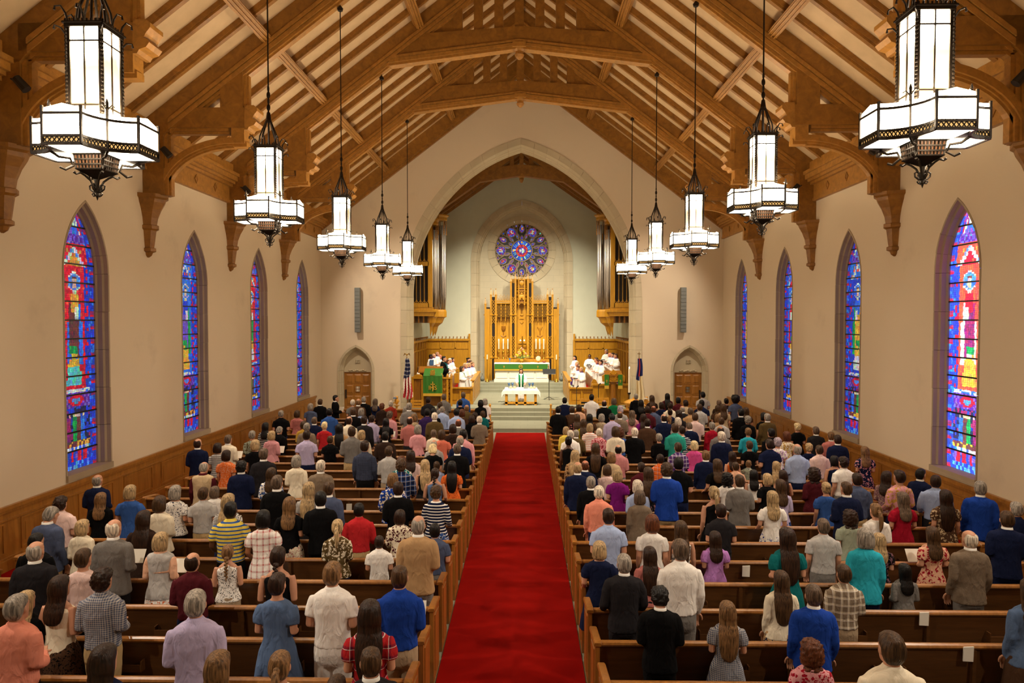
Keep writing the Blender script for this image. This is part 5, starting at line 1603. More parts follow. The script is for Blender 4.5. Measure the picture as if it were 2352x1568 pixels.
def ruffle(me, amp, fx=9.0, fz=5.0, seed=0.0):
    for v in me.vertices:
        p = v.co
        n = noise.noise(Vector((p.x*fx+seed, p.y*fx, p.z*fz))) + .5*noise.noise(Vector((p.x*fx*2.3, p.y*fx*2.3+seed, p.z*fz*2.6)))
        d = Vector((p.x, p.y, 0))
        if d.length > 1e-4: v.co = p + d.normalized()*n*amp
GAR = {}
def garment(sex, kind, pose):
    k = (sex, kind, pose)
    if k in GAR: return GAR[k]
    mb = MB()
    T = TOR[sex]
    def torso(hem, g, hemw=0.0, top=1.478):
        rows = [(z, a+g, b+g, cy) for z, a, b, cy in T if hem+.03 < z < top-.02]
        r0 = rows[0]
        return [(hem, r0[1]+hemw, r0[2]+hemw*.6, 0)] + rows + [(top, (.066 if sex == 'm' else .056)+g*.6, .064+g*.5, -.013)]
    def sleeves(n, rad):
        for sd in (-1, 1):
            A = arm(sex, pose, sd)
            q = A[:n]
            mb.tube(q, [rad[min(i, len(rad)-1)] for i in range(len(q))], 12)
    f = 1 if sex == 'm' else .9
    rl = lambda *a: [x*f for x in a]
    amp = .006
    vox = .015
    if kind == 'J':
        mb.loft([sring(*r) for r in torso(.80, .022, .012)])
        for sd in (-1, 1):
            A = arm(sex, pose, sd); mb.ball((A[0][0]-.01*sd, A[0][1], A[0][2]-.005), (.062*f, .07*f, .058*f))
        sleeves(9, rl(.062,.064,.063,.061,.059,.056,.052,.048,.045))
        mb.loft([sring(z, a*f, b*f, -.018, 20) for z, a, b in ((1.44,.10,.088),(1.475,.078,.077),(1.497,.070,.071))])
    elif kind == 'H':
        mb.loft([sring(*r) for r in torso(.93, .018, .014)])
        sleeves(9, rl(.06,.064,.062,.058,.056,.054,.05,.045,.038))
        mb.loft([sring(z, a*f, b*f, -.014, 20) for z, a, b in ((1.45,.088,.08),(1.48,.072,.071),(1.512,.066,.067))])
    elif kind == 'P':
        mb.loft([sring(*r) for r in torso(.92 if sex == 'm' else .90, .018, .014)])
        sleeves(4, rl(.06,.066,.068,.068))
        mb.loft([sring(z, a*f, b*f, -.014, 20) for z, a, b in ((1.45,.088,.08),(1.48,.072,.071),(1.508,.066,.067))])
    elif kind == 'B':
        mb.loft([sring(*r) for r in torso(.83, .02, .02, 1.472)])
        sleeves(9, rl(.062,.068,.066,.062,.06,.058,.056,.052,.042))
    elif kind == 'T':
        mb.loft([sring(*r) for r in torso(.86, .016, .018, 1.468)])
        sleeves(4, rl(.062,.074,.078,.066))
    elif kind == 'N':
        mb.loft([sring(*r) for r in torso(.88, .013, .012, 1.44)])
    elif kind in 'DE':
        rows = [r for r in torso(.95, .016, 0, 1.466 if kind == 'D' else 1.43)]
        mb.loft([sring(z, a, b, cy) for z, a, b, cy in [(.44,.29,.175,.03),(.60,.265,.17,.02),(.78,.225,.158,0),(.92,.196,.138,0)] + rows[1:]])
        if kind == 'D': sleeves(4, rl(.064,.08,.084,.068))
        amp = .010
    elif kind == 'V':
        mb.loft([sring(*r) for r in torso(.84, .028, .012)])
        for sd in (-1, 1):
            A = arm(sex, pose, sd); mb.ball((A[0][0]-.02*sd, A[0][1], A[0][2]), (.06, .068, .06))
    elif kind == 'U':   # sleeves under a vest
        mb.loft([sring(*r) for r in torso(1.2, .012)]); sleeves(9, rl(.06,.064,.062,.058,.056,.054,.05,.045,.038))
        mb.loft([sring(z, a, b, -.014, 20) for z, a, b in ((1.45,.09,.085),(1.48,.076,.076),(1.512,.07,.07))])
    elif kind == 'R':   # surplice
        rows = torso(.95, .03, 0)
        mb.loft([sring(z, a, b, cy) for z, a, b, cy in [(.50,.30,.23,0),(.70,.275,.21,0),(.92,.25,.19,0),(1.1,.225,.165,0),(1.28,.215,.15,0)] + [r for r in rows if r[0] > 1.3]])
        sleeves(8, rl(.07,.085,.10,.115,.125,.13,.135,.13))
        amp = .012
    elif kind == 'G':   # academic gown / long robe
        rows = torso(.95, .03, 0)
        mb.loft([sring(z, a, b, cy) for z, a, b, cy in [(.06,.29,.24,0),(.5,.25,.2,0),(.92,.22,.17,0),(1.1,.205,.15,0),(1.28,.205,.145,0)] + [r for r in rows if r[0] > 1.3]])
        sleeves(9, rl(.07,.085,.10,.115,.125,.13,.12,.1,.07))
        amp = .010
    elif kind == 'K':   # trousers
        g = .02
        mb.loft([sring(z, a, b, 0) for z, a, b in ((1.0,.158 if sex == 'm' else .145,.115),(.94,.176,.13),(.86,.184,.138),(.78,.178,.13),(.73,.15,.1))])
        for sd in (-1, 1):
            x = .09*sd
            mb.tube([(x,0,.9),(x,.004,.72),(x,.008,.5),(x,-.008,.3),(x,-.004,.15),(x,.004,.055)], [.095,.094,.074,.068,.062,.062], 14)
        amp = .005
    elif kind == 'S':   # shorts
        mb.loft([sring(z, a, b, 0) for z, a, b in ((1.0,.158,.115),(.94,.176,.13),(.86,.184,.138),(.78,.178,.13),(.73,.15,.1))])
        for sd in (-1, 1): mb.tube([(.09*sd,0,.9),(.092*sd,.004,.74),(.095*sd,.006,.57)], [.097,.098,.092], 14)
    elif kind == 'Q':   # skirt
        mb.loft([sring(z, a, b, 0) for z, a, b in ((1.02,.15,.105),(.92,.196,.138),(.78,.222,.158),(.60,.25,.165),(.42,.275,.17),(.36,.28,.172))])
        amp = .011
    elif kind == 'O':   # cassock below the surplice
        mb.loft([sring(z, a, b, 0) for z, a, b in ((.9,.19,.14),(.6,.24,.19),(.3,.26,.21),(.05,.28,.23))])
        amp = .010
    me = remesh(mb, vox, 3 if kind not in 'DQR' else 2)
    ruffle(me, amp, 8 if kind not in 'DQRGO' else 13, 6 if kind not in 'DQRGO' else 1.6, len(GAR)*3.7)
    if kind == 'D':
        pass
    me.polygons.foreach_set('use_smooth', [True]*len(me.polygons))
    me.materials.append(cloth())
    GAR[k] = me
    return me
HR = {}
def hair(st):
    if st in HR: return HR[st]
    mb = MB(); rn = random.Random(st)
    n = 44
    def rings(rows, ridge=.03, curl=0.0, tube_top=True):
        off = [rn.uniform(-1, 1) for _ in range(n)]
        rr = []
        # resample for smoothness
        fine = []
        for i in range(len(rows)-1):
            for q in range(3):
                t = q/3
                fine.append(tuple(rows[i][j]*(1-t)+rows[i+1][j]*t for j in range(4)))
        fine.append(rows[-1])
        for (z, a, f_, b_) in fine:
            ring = []
            cy, hb = (f_+b_)/2, (f_-b_)/2
            for k in range(n):
                g = 2*pi*k/n
                m = 1 + ridge*(off[k]*.6 + .5*math.sin(k*2.4+z*9)) 
                p = Vector((a*m*math.cos(g), cy+hb*m*math.sin(g), z))
                if curl:
                    m2 = noise.noise(p*34)*curl
                    p += Vector((math.cos(g), math.sin(g), .4))*m2
                ring.append(p)
            rr.append(ring)
        mb.loft(rr[::-1])
    short = [(.134,.014,.008,-.022),(.128,.036,.036,-.050),(.116,.056,.062,-.078),(.092,.076,.090,-.104),(.055,.088,.080,-.114),(.022,.0885,.022,-.115),(-.02,.086,.004,-.110),(-.055,.074,-.012,-.096),(-.082,.052,-.03,-.08)]
    bob = [(.137,.016,.010,-.024),(.131,.042,.040,-.056),(.118,.066,.068,-.088),(.092,.087,.092,-.114),(.055,.099,.078,-.127),(.01,.105,.045,-.131),(-.04,.108,.032,-.128),(-.085,.104,.022,-.116),(-.112,.092,.012,-.102),(-.122,.07,.0,-.085)]
    if st == 's': rings(short, .025)
    elif st == 'z': rings([(z-.008 if z > .1 else z, max(.006, a-.0065), f_-.006, b_+.007) for z, a, f_, b_ in short], .004)
    elif st == 'x': rings([(.085,.056,-.035,-.076),(.072,.0675,-.02,-.0905),(.05,.0768,-.006,-.1018),(.025,.081,.016,-.106),(-.02,.081,.006,-.105),(-.055,.071,-.012,-.093),(-.082,.052,-.03,-.08)], .012)
    elif st == 'm': rings(bob, .022)
    elif st == 'c': rings([(z*1.03, a+.008, f_+.004, b_-.010) for z, a, f_, b_ in short], .03, .020)
    elif st == 'C': rings([(z*1.05, a+.016, f_, b_-.018) for z, a, f_, b_ in bob] + [(-.17,.10,-.02,-.125),(-.20,.07,-.04,-.10)], .03, .026)
    elif st == 'a': rings([(.19,.04,.03,-.06),(.175,.09,.07,-.12),(.13,.13,.09,-.155),(.06,.148,.06,-.165),(.0,.142,.02,-.155),(-.06,.115,-.005,-.13),(-.1,.08,-.03,-.1)], .02, .03)
    elif st == 'l': rings(bob[:-2] + [(-.13,.104,.0,-.118),(-.18,.112,-.035,-.135),(-.24,.116,-.062,-.155),(-.30,.108,-.082,-.166),(-.345,.09,-.095,-.166),(-.37,.06,-.11,-.158)], .022)
    elif st == 'L': rings(bob[:-2] + [(-.13,.106,.0,-.118),(-.18,.118,-.035,-.138),(-.26,.124,-.066,-.160),(-.36,.118,-.086,-.170),(-.46,.105,-.088,-.166),(-.53,.085,-.09,-.158),(-.57,.05,-.10,-.145)], .024)
    elif st in 'pt':
        rings(short, .022)
        if st == 'p':
            mb.ball((0,-.112,.02),(.03,.028,.03))
            mb.tube([(0,-.118,.02),(0,-.15,.0),(.006,-.165,-.06),(.012,-.165,-.15),(.01,-.165,-.23),(.0,-.165,-.30)], [.022,.03,.036,.036,.028,.008], 12)
        else:
            mb.ball((0,-.1,-.05),(.04,.03,.03))
            for i in range(11):
                mb.ball((.011*(-1)**i,-.118-.04*min(1, i/4),-.06-.026*i),(.025-.0008*i,.018,.024), 8, 6)
            mb.tube([(0,-.16,-.34),(0,-.16,-.40)], [.016,.004], 8)
    elif st == 'u':
        rings(short, .022); mb.ball((0,-.115,.07),(.05,.045,.045), 14, 10)
    me = mb.mesh('hair', M['hair'], True)
    HR[st] = me
    return me
def robe_collar(sex):
    k = 'rcollar'+sex
    if k in GAR: return GAR[k]
    mb = MB().loft([sring(z, a, b, -.012, 20) for z, a, b in ((1.425,.128,.105),(1.46,.108,.094),(1.50,.078,.078),(1.515,.07,.07),(1.49,.062,.062))])
    GAR[k] = mb.mesh('collar', M['wcloth'], True)
    return GAR[k]
def collar_mesh(sex):
    k = 'collar'+sex
    if k in GAR: return GAR[k]
    f = 1 if sex == 'm' else .88
    mb = MB().loft([sring(z, a*f, b*f, -.013, 20) for z, a, b in ((1.455,.078,.074),(1.49,.070,.069),(1.522,.064,.064),(1.52,.058,.058),(1.48,.058,.058))])
    GAR[k] = mb.mesh('collar', M['wcloth'], True)
    return GAR[k]
SKIN = {'n': srgb('c8977a'), 't': srgb('a06c48'), 'd': srgb('54341f'), 'r': srgb('c98468')}
HAIRC = {'k': ('black', '0f0d0d'), 'd': ('dark brown', '2a1a11'), 'b': ('brown', '43301f'), 'l': ('light brown', '75583a'), 'y': ('blonde', 'ab9470'), 'p': ('platinum', 'dccba0'),
         'w': ('white', 'd4ccc0'), 'g': ('grey', '8f8a84'), 'h': ('greying brown', '5f5044'), 'r': ('auburn', '57301c'), 'v': ('silver', 'a79db0')}
HAIRS = {'s': 'short', 'z': 'cropped', 'x': 'balding', 'm': 'bobbed', 'c': 'curly', 'C': 'wavy', 'a': 'afro', 'l': 'long', 'L': 'very long', 'p': 'ponytailed', 't': 'braided', 'u': 'bun'}
KINDS = {'J': 'jacket', 'H': 'shirt', 'P': 'polo shirt', 'B': 'long-sleeved top', 'T': 'blouse', 'N': 'sleeveless top', 'D': 'dress', 'E': 'sleeveless dress', 'V': 'vest', 'R': 'choir robe', 'G': 'gown'}
PATS = {'-': '', 'tw': 'tweed ', 'st': 'striped ', 'pl': 'plaid ', 'ck': 'checked ', 'fl': 'floral ', 'pr': 'print '}
CNAME = dict(lgrey='pale grey', ltblue='light blue', dkbrown='dark brown', kbeige='beige', olivey='chartreuse', palepink='pale pink', hotpink='hot pink')
def kid(name, mesh, par, mat=None, col=None, loc=None, mw=None):
    o = bpy.data.objects.new(name, mesh); COL.objects.link(o); o.parent = par
    if mat is not None:
        o.material_slots[0].link = 'OBJECT'; o.material_slots[0].material = mat
    if col is not None: o.color = (*col, 1)
    if mw is not None: o.matrix_local = mw
    return o
def jit(c, a=.08):
    k = R.uniform(1-a, 1+a); return tuple(min(1, x*k) for x in c)
def make_person(loc, scale, rz, sex, hs, hc, kind, col, pat='-', c2='white', skin='n', bw=0.0, pose=1, low=None, lowc='black', lowpat='-', low2='white', cassock=False):
    p = bpy.data.objects.new('person', body(sex, pose, bw)); COL.objects.link(p)
    p.location = loc; p.rotation_euler = (0, 0, rz); p.scale = (scale, scale, scale)
    p.color = (*jit(SKIN[skin], .06), 1)
    Hm = bowm(bw) @ Matrix.Translation(HC)
    kid('hair', hair(hs), p, None, jit(srgb(HAIRC[hc][1]), .15), mw=Hm)
    nm = {'J': 'jacket', 'H': 'shirt', 'P': 'shirt', 'B': 'blouse', 'T': 'blouse', 'N': 'top', 'D': 'dress', 'E': 'dress', 'V': 'vest', 'R': 'surplice', 'G': 'gown'}[kind]
    gm = kid(nm, garment(sex, kind, pose), p, cloth(pat, c2), jit(COLS[col]))
    if kind == 'V': kid('shirt', garment(sex, 'U', pose), p, cloth(), COLS[c2])
    if kind == 'J' and sex == 'm': kid('collar', collar_mesh(sex), gm)
    if kind == 'R':
        kid('cassock', garment(sex, 'O', 0), p, cloth(), COLS['purple'])
        kid('collar', robe_collar(sex), gm, cloth(), COLS['purple'])
    elif kind == 'G': pass
    elif kind not in 'DE':
        if low is None: low = 'K' if sex == 'm' else ('Q' if R.random() < .45 else 'K')
        kid({'K': 'trousers', 'S': 'shorts', 'Q': 'skirt'}[low], garment(sex, low, 0), p, cloth(lowpat, low2), jit(COLS[lowc]))
    return p
# rows: x y (top of the head in the photograph), build, hair, hair colour, garment, colour, pattern, second colour, extras
# extras: skin d/t/r, ^ bowed head, L lower part, K/S/Q, rz turn
LEFT = '''222 1089 m x g J navy | 300 1113 f m y D blue | 403 1114 f m g T white pr navy | 233 1130 f l l B black | 139 1139 m c d P palepink | 365 1139 f m b B cream
109 1171 m s g J slate ^ | 186 1194 f m y J cream | 263 1190 m x w J grey tw | 330 1172 f L d D dkbrown | 84 1223 m s k H black | 78 1243 m x g J charcoal
371 1221 f m y V lgrey - peach Q:white:pr:orange | 187 1261 f s b B palepink | 135 1322 f l d N cream Q:brown:pr:black | 234 1305 m c d H slate ck lgrey K:khaki | 62 1355 f L y B black | 35 1366 m s g H salmon K:black
242 1478 f L d T navy | 441 1268 m x d H maroon | 446 1357 m s g H lavender | 523 1250 f t l N white pr black K:kbeige | 640 1254 f t d N black | 637 1315 f s d D denim
764 1289 m s l P white S:white | 501 1496 f L l T white | 640 1499 f p l T cream | 773 1550 g p b T white | 918 1296 m z b H royal K:kbeige | 849 1379 f L d D red pl navy
853 1483 m z b J charcoal | 467 1118 m s b P lgrey K:khaki | 493 1116 f m h B white | 523 1134 f L y T black ck white | 528 1151 m z k P yellow st blue d K:black | 466 1065 m x g V beige - maroon ^
520 1033 f m d D orange pr peach | 554 1058 m c k J navy K:brown | 499 1017 f m d T lgrey st grey | 455 1006 m x d J navy | 524 998 m s h J cream | 580 988 f s g B sage fl olive
587 1009 f m y D black | 609 970 f l k B black st white | 605 1029 m s h J charcoal | 624 989 f m y J pink | 641 982 m s g H black ^ | 681 1045 f m g B cream
624 1073 f l b B white fl blue | 636 1091 m s h J black | 709 1107 f L y T lgrey | 666 1140 f l l T black Q:cream:pr:rose | 603 1172 f m k D white pl red t
737 1127 m s k J black | 754 1107 m s b J slate | 775 1192 f p y B olive fl cream | 825 1154 m s k H red K:khaki | 870 1231 b s d P white K:lgrey | 918 1171 f m d B cream fl maroon
960 1184 m x g J tan | 998 1203 b s k P slate K:grey | 915 1105 m s d J black | 903 1085 f m l B royal fl cream | 1002 1114 f c b B navy st white Q:blue:pr:white | 737 1056 m s w J taupe tw
838 1011 m s d H slate ck charcoal K:black | 893 1024 m s b H lgrey K:kbeige | 921 1054 m c b H navy pl blue | 704 988 m s d P lavender K:navy | 759 1000 b s b P black | 808 979 m s b H grey
831 987 f m y B cream | 885 990 m z k J dkbrown d | 836 955 m s d J charcoal | 854 953 m s d H lavender | 886 960 f L k T black | 802 955 m x d H cream
780 973 f L k T tan | 745 968 f s p T red | 757 937 m s k P blue | 770 907 m s k J black rz:-70 | 735 916 m s b J black | 713 926 f m g T slate
682 942 f m b B rose | 646 941 m z g P black | 722 957 m s h J navy | 704 971 m s g J taupe | 697 967 f c b J mustard | 810 917 f s w T grey
823 915 m x l J brown | 835 910 m z g J black | 862 915 f l h T navy | 877 926 f c r J dkbrown | 898 919 f s w J rust | 895 944 f c h B pink
812 936 m s b J black | 830 937 f m g P ltblue | 932 933 f m g T tan fl taupe | 940 924 m s g J grey | 951 950 f m l T beige | 941 956 m x d H rose
960 975 f m g B pink | 984 911 m s d H charcoal | 1020 904 m s h H grey | 1064 900 m s h H blue d | 981 938 m s k P purple ck navy | 998 947 m s w J olive
1016 932 m z g H ltblue | 996 937 f m k T black | 1011 923 f s b T grey | 1049 937 m s k H ltblue | 1061 939 f m r T brown | 1072 929 m x l H olive
1057 917 f s k T black | 1104 918 f m k J black | 1114 915 f m g B white | 1091 946 f m d T black | 1109 943 f m b J teal | 1084 953 f m d J black
1101 955 m s w J taupe | 1053 961 m x r J grey tw r | 1040 974 f m d T dkbrown | 1064 986 m s k H pink | 1057 998 m x g J navy | 1050 1018 m z h J black d
1014 987 f m b T coral | 996 986 f s h J cream | 997 1009 m x g B lgrey | 994 1023 f m p D black ^ | 976 1055 f L y N black | 1003 1059 g s b T ltblue
999 1075 f t d N denim | 1038 1058 f L k D orange pr rust | 944 1033 f l d B palepink | 922 1047 f m r T teal fl white'''
RIGHT = '''1297 912 m z k J navy d | 1359 905 m s k P white | 1388 918 m x d J black | 1410 914 f m h B green | 1461 904 f s g B black | 1472 918 f l k T black
1282 932 m z k J black d | 1314 932 m s b J brown | 1330 929 f m d T peach | 1325 950 f l b B black fl rose | 1340 962 f L b T chartreuse | 1354 950 f l k T brown
1382 950 f m g T beige pr grey | 1406 952 m s k H lavender t ^ | 1424 944 m x b J taupe t | 1425 931 f m v T lgrey | 1355 972 f m y T white st salmon | 1300 979 f m y B yellow
1310 987 m s w H white | 1323 986 m s g J olive | 1306 1002 f u k N black d | 1376 983 f s w B pink fl crimson | 1423 982 f C r T blue | 1414 979 f m b B cream
1458 982 m s w J black | 1368 1017 f L b T black | 1321 1033 f L y B tan fl brown | 1420 1020 m x k H pink ck rose K:grey | 1404 1038 f m l J beige | 1344 1056 m x r J navy r
1327 1060 m x y J navy | 1357 1093 m s g J black K:khaki | 1395 1067 f m b T palepink | 1419 1077 f m y D magenta | 1376 1115 m s w H salmon r | 1464 1101 f m w B ltblue
1469 1125 f m h J taupe | 1473 1061 b s d H maroon | 1489 1072 f L b D black fl mauve | 1517 1043 b s d H orange pl rust | 1532 1063 m c b J royal K:khaki | 1487 961 m s d J brown tw
1514 995 f s g B black | 1551 972 m s b H aqua | 1558 1016 m s b H purple pl lavender | 1559 1050 m s k P black | 1584 973 m s h J navy ^ | 1595 1012 f m p B hotpink
1621 1034 m s l J navy | 1647 1053 f l b T black | 1657 990 m s w J navy | 1655 978 m x d H grey t | 1636 969 f s g J crimson | 1681 1036 f l d N orange
1689 1060 b s b T peach | 1719 1056 b s l P sage fl grey rz:-30 | 1722 1012 f s b D black | 1719 982 f s l B turquoise | 1731 1081 f l k E white | 1671 1086 f C k T white
1698 1089 m s b J grey | 1640 1116 f p y N black | 1773 1126 f l y T white Q:white:fl:royal | 1783 1059 f L y T black | 1763 1087 f m y T black | 1797 1080 f L d N rose
1794 1101 f l b B lavender Q:blue:fl:navy | 1831 1018 m x g H ltblue | 1857 1017 f c y D navy | 1883 1022 m s b H palepink | 1924 998 m s d J navy | 1874 979 m s h J charcoal
1909 991 m s l J rose | 1831 971 f c p D black | 1806 990 f m r T cream fl mustard | 1787 1005 f c v T white fl lilac | 1767 1007 m s d P navy | 1772 983 m s k H black
1763 949 m s g J olive | 1754 947 f m k T black | 1987 1025 f l l D navy fl pink | 1917 1046 f m k E navy | 1936 1048 m c d P white | 1870 1074 f C d B maroon
1970 1086 m s d H slate | 1945 1105 m z b J navy | 1897 1106 f u y D blue | 2036 1081 f l d B mauve pr beige rz:-50 | 2067 1079 f s d B pink fl mustard | 2114 1075 m s k J navy rz:-60
2148 1090 m s d H ltblue rz:-30 | 2171 1124 f L d D brown fl beige | 2252 1104 m s g J royal rz:-25 | 2332 1151 m s g H navy | 2316 1174 m s b J navy rz:-20 | 2073 1129 f l h D crimson
2010 1154 f p l B white | 2227 1216 m x w J taupe tw | 2140 1208 f l b D peach fl crimson | 2020 1224 f l y D black fl mauve | 1985 1211 f m g J turquoise + | 1951 1170 f C d T sage
1891 1190 m s h P lgrey K:grey | 1806 1210 f L d D teal | 1656 1157 m s d P charcoal | 1643 1220 g l d D lilac | 1564 1240 m s h H white K:grey | 1564 1196 f L b N grey fl white
1498 1181 f m r T white | 1397 1165 m z d P ltblue | 1377 1243 f m y D navy | 1434 1273 m s g J charcoal | 1492 1254 g L d T rose | 1516 1357 m c k J black ^
1671 1381 f L l D lgrey ck slate | 1793 1309 f L b B cream Q:tan:fl:navy | 1870 1343 m s h J royal | 1940 1297 m s b H taupe pl cream K:kbeige | 1862 1468 f C r T pink fl crimson | 2053 1456 m s b P cream
2075 1292 g l k B grey K:lgrey | 2368 1330 f l b B denim Q:brown | 1497 907 f l b T dkbrown | 1533 903 f L k B maroon | 1558 912 m s k H maroon | 1575 918 m s d H beige
1614 899 m s k P lgrey | 1612 918 m s k P navy | 1607 927 m s b H lgrey | 1519 923 f m d T navy | 1539 924 m s d T cream | 1501 931 m x r H slate r
1487 932 m s d H maroon | 1539 939 f u d T navy | 1567 931 m x g J charcoal | 1559 942 f c d T charcoal | 1586 936 m s h H tan | 1597 948 m s b H palepink
1525 950 m x d J navy | 1538 956 g p l T mustard | 1557 958 f m w T lgrey | 1452 942 f l h T pink fl rose | 1478 950 f L d T magenta | 1567 978 f s d T navy st white
1651 918 f s h T dkbrown | 1668 914 f u k T dkbrown | 1689 910 m a k P slate t | 1648 930 f l b T brown | 1661 927 f l b T beige | 1702 938 m s k J black
1713 935 f l b T brown | 1649 951 f m l T tan | 1657 958 m s b H lgrey | 1718 955 f c g J black'''
def parse(s):
    out = []
    for e in s.replace('\n', '|').split('|'):
        t = e.split()
        if not t: continue
        d = dict(x=float(t[0]), y=float(t[1]), sex=t[2], hs=t[3], hc=t[4], kind=t[5], col=t[6], pat='-', c2='white', skin='n', bw=0.0, low=None, lowc=None, lowpat='-', low2='white', rz=None)
        r = t[7:]
        if r and r[0] in PATS:
            d['pat'] = r.pop(0)
            if r and r[0] in COLS: d['c2'] = r.pop(0)
        for q in r:
            if q == '+': d['tall'] = 1
            elif q == '^': d['bw'] = .42
            elif q in SKIN: d['skin'] = q
            elif q.startswith('rz:'): d['rz'] = float(q[3:])
            elif ':' in q:
                z = q.split(':')
                d['low'], d['lowc'] = z[0], z[1]
                if len(z) > 3: d['lowpat'], d['low2'] = z[2], z[3]
        out.append(d)
    return out
ROWS = [RAIL0 + PITCH*i + .635 for i in range(-2, 25)]
PEOPLE = []
taken = {}
for side, s in ((-1, LEFT), (1, RIGHT)):
    L = parse(s)
    L.sort(key=lambda d: -d['y'])
    for d in L:
        h0 = {'m': 1.775, 'f': 1.65, 'b': 1.48, 'g': 1.42}[d['sex']] + (.14 if d.get('tall') else 0)
        top = 1.0 - (.055/1.75 if d['bw'] else 0)
        best = None
        for ri, Y in enumerate(ROWS):
            p = at(d['x'], d['y'], Y)
            gz = .15 if Y > 28 else 0
            h = (p.z - gz)/top - .012
            c = abs(h-h0) + (.6 if h > h0*1.12 or h < h0*.84 else 0)
            for q in taken.get((side, ri), []):
                dx = abs(q-p.x)
                if dx < .50: c += (.50-dx)*.9
            if abs(p.x) < 1.18: c += (1.18-abs(p.x))*1.5
            if best is None or c < best[0]: best = (c, ri, Y, p, h)
        c, ri, Y, p, h = best
        h = max(h0*.86, min(h0*1.11, h))
        x = p.x
        taken.setdefault((side, ri), []).append(x)
        d.update(row=ri, X=x, Y=Y + R.uniform(-.03, .03), h=h, side=side, gz=.15 if Y > 28 else 0)
        PEOPLE.append(d)
for (side, ri), xs in taken.items():
    mem = sorted([d for d in PEOPLE if d['side'] == side and d['row'] == ri], key=lambda d: abs(d['X']))
    for k, d in enumerate(mem): d['seat'] = k+1
ROWN = 23
for d in PEOPLE:
    sx = d['sex']; b_ = {'b': 'm', 'g': 'f'}.get(sx, sx)
    pose = 1 if (hash((int(d['x'])*7+int(d['y'])*13)) % 10) < 6 else (0 if (int(d['x']) % 3) else 2)
    if b_ == 'm' and d['kind'] == 'B': d['kind'] = 'H'
    if b_ == 'm' and d['kind'] == 'T': d['kind'] = 'P'
    lowc = d['lowc']
    if lowc is None:
        lowc = (d['col'] if d['kind'] == 'J' and d['col'] in ('navy', 'black', 'charcoal') else R.choice(['khaki', 'charcoal', 'navy', 'grey'])) if b_ == 'm' else R.choice(['black', 'navy', 'charcoal', 'black'])
    rz = math.radians(d['rz'] if d['rz'] is not None else R.uniform(-9, 9) + (-6*d['side']))
    # people far to the sides turn a little towards the chancel
    if d['rz'] is None: rz += math.radians(-d['X']*-0.8)
    o = make_person((d['X'], d['Y'], d['gz']), d['h']/1.728, rz, b_, d['hs'], d['hc'], d['kind'], d['col'], d['pat'], d['c2'], d['skin'], d['bw'], pose, d['low'], lowc, d['lowpat'], d['low2'])
    o['category'] = 'person'; o['group'] = 'congregation standing in the pews'
    who = {'m': 'man', 'f': 'woman', 'b': 'boy', 'g': 'girl'}[sx]
    hn, hst = HAIRC[d['hc']][0], HAIRS[d['hs']]
    hd = ('balding %s' % who) if d['hs'] == 'x' else ('%s with %s %s' % (who, hn, 'bun' if d['hs'] == 'u' else 'afro')) if d['hs'] in 'ua' else '%s %s-haired %s' % (hst, hn.replace(' ', '-'), who)
    cn = CNAME.get(d['col'], d['col'])
    rowtxt = '%s-side row %s from chancel' % ('pulpit' if d['side'] < 0 else 'lectern', ORD[ROWN+3-d['row']])
    d['lab'] = '%s in %s %s%s' % (hd, cn, PATS[d['pat']], KINDS[d['kind']])
    d['place'] = '%s person %s-side, %s row from chancel' % (ORD[d['seat']], 'pulpit' if d['side'] < 0 else 'lectern', ORD[ROWN+4-d['row']])
    o['label'] = '%s, %s %s-side row, %s from aisle' % (d['lab'], ORD[27-d['row']], 'pulpit' if d['side'] < 0 else 'lectern', ORD[d['seat']])
# sheets of music and orders of service held by the congregation
for k, (x, y, dx) in enumerate(((300, 1275, .1), (400, 1195, .08), (413, 1275, .1), (545, 1045, .1), (614, 1050, .1), (1560, 1020, .12), (2165, 1300, -.1), (1735, 1120, .1), (1690, 975, -.1), (912, 1010, .1), (776, 965, .1), (968, 1455, .1), (1945, 1285, .1), (894, 1562, .1))):
    cand = min(PEOPLE, key=lambda d: abs(d['x']-x)+abs(d['y']+45-y)*.8)
    p = Vector((cand['X'], cand['Y'], cand['gz']))
    w = (cand['h']/1.728)
    c = p + Vector((dx*1.1*w, .30*w, 1.16*w))
    q = [(-.12, .05, .09), (.12, .05, .09), (.12, -.05, -.07), (-.12, -.05, -.07)]
    tag(MB().loft([[tuple(c+Vector(v)+Vector((0, 0, dz))) for v in q] for dz in (0, .004)]).obj('hymn_sheet', M['paper']), 'white song sheet held by the %s' % cand['lab'], 'paper', 'sheets held by the congregation')
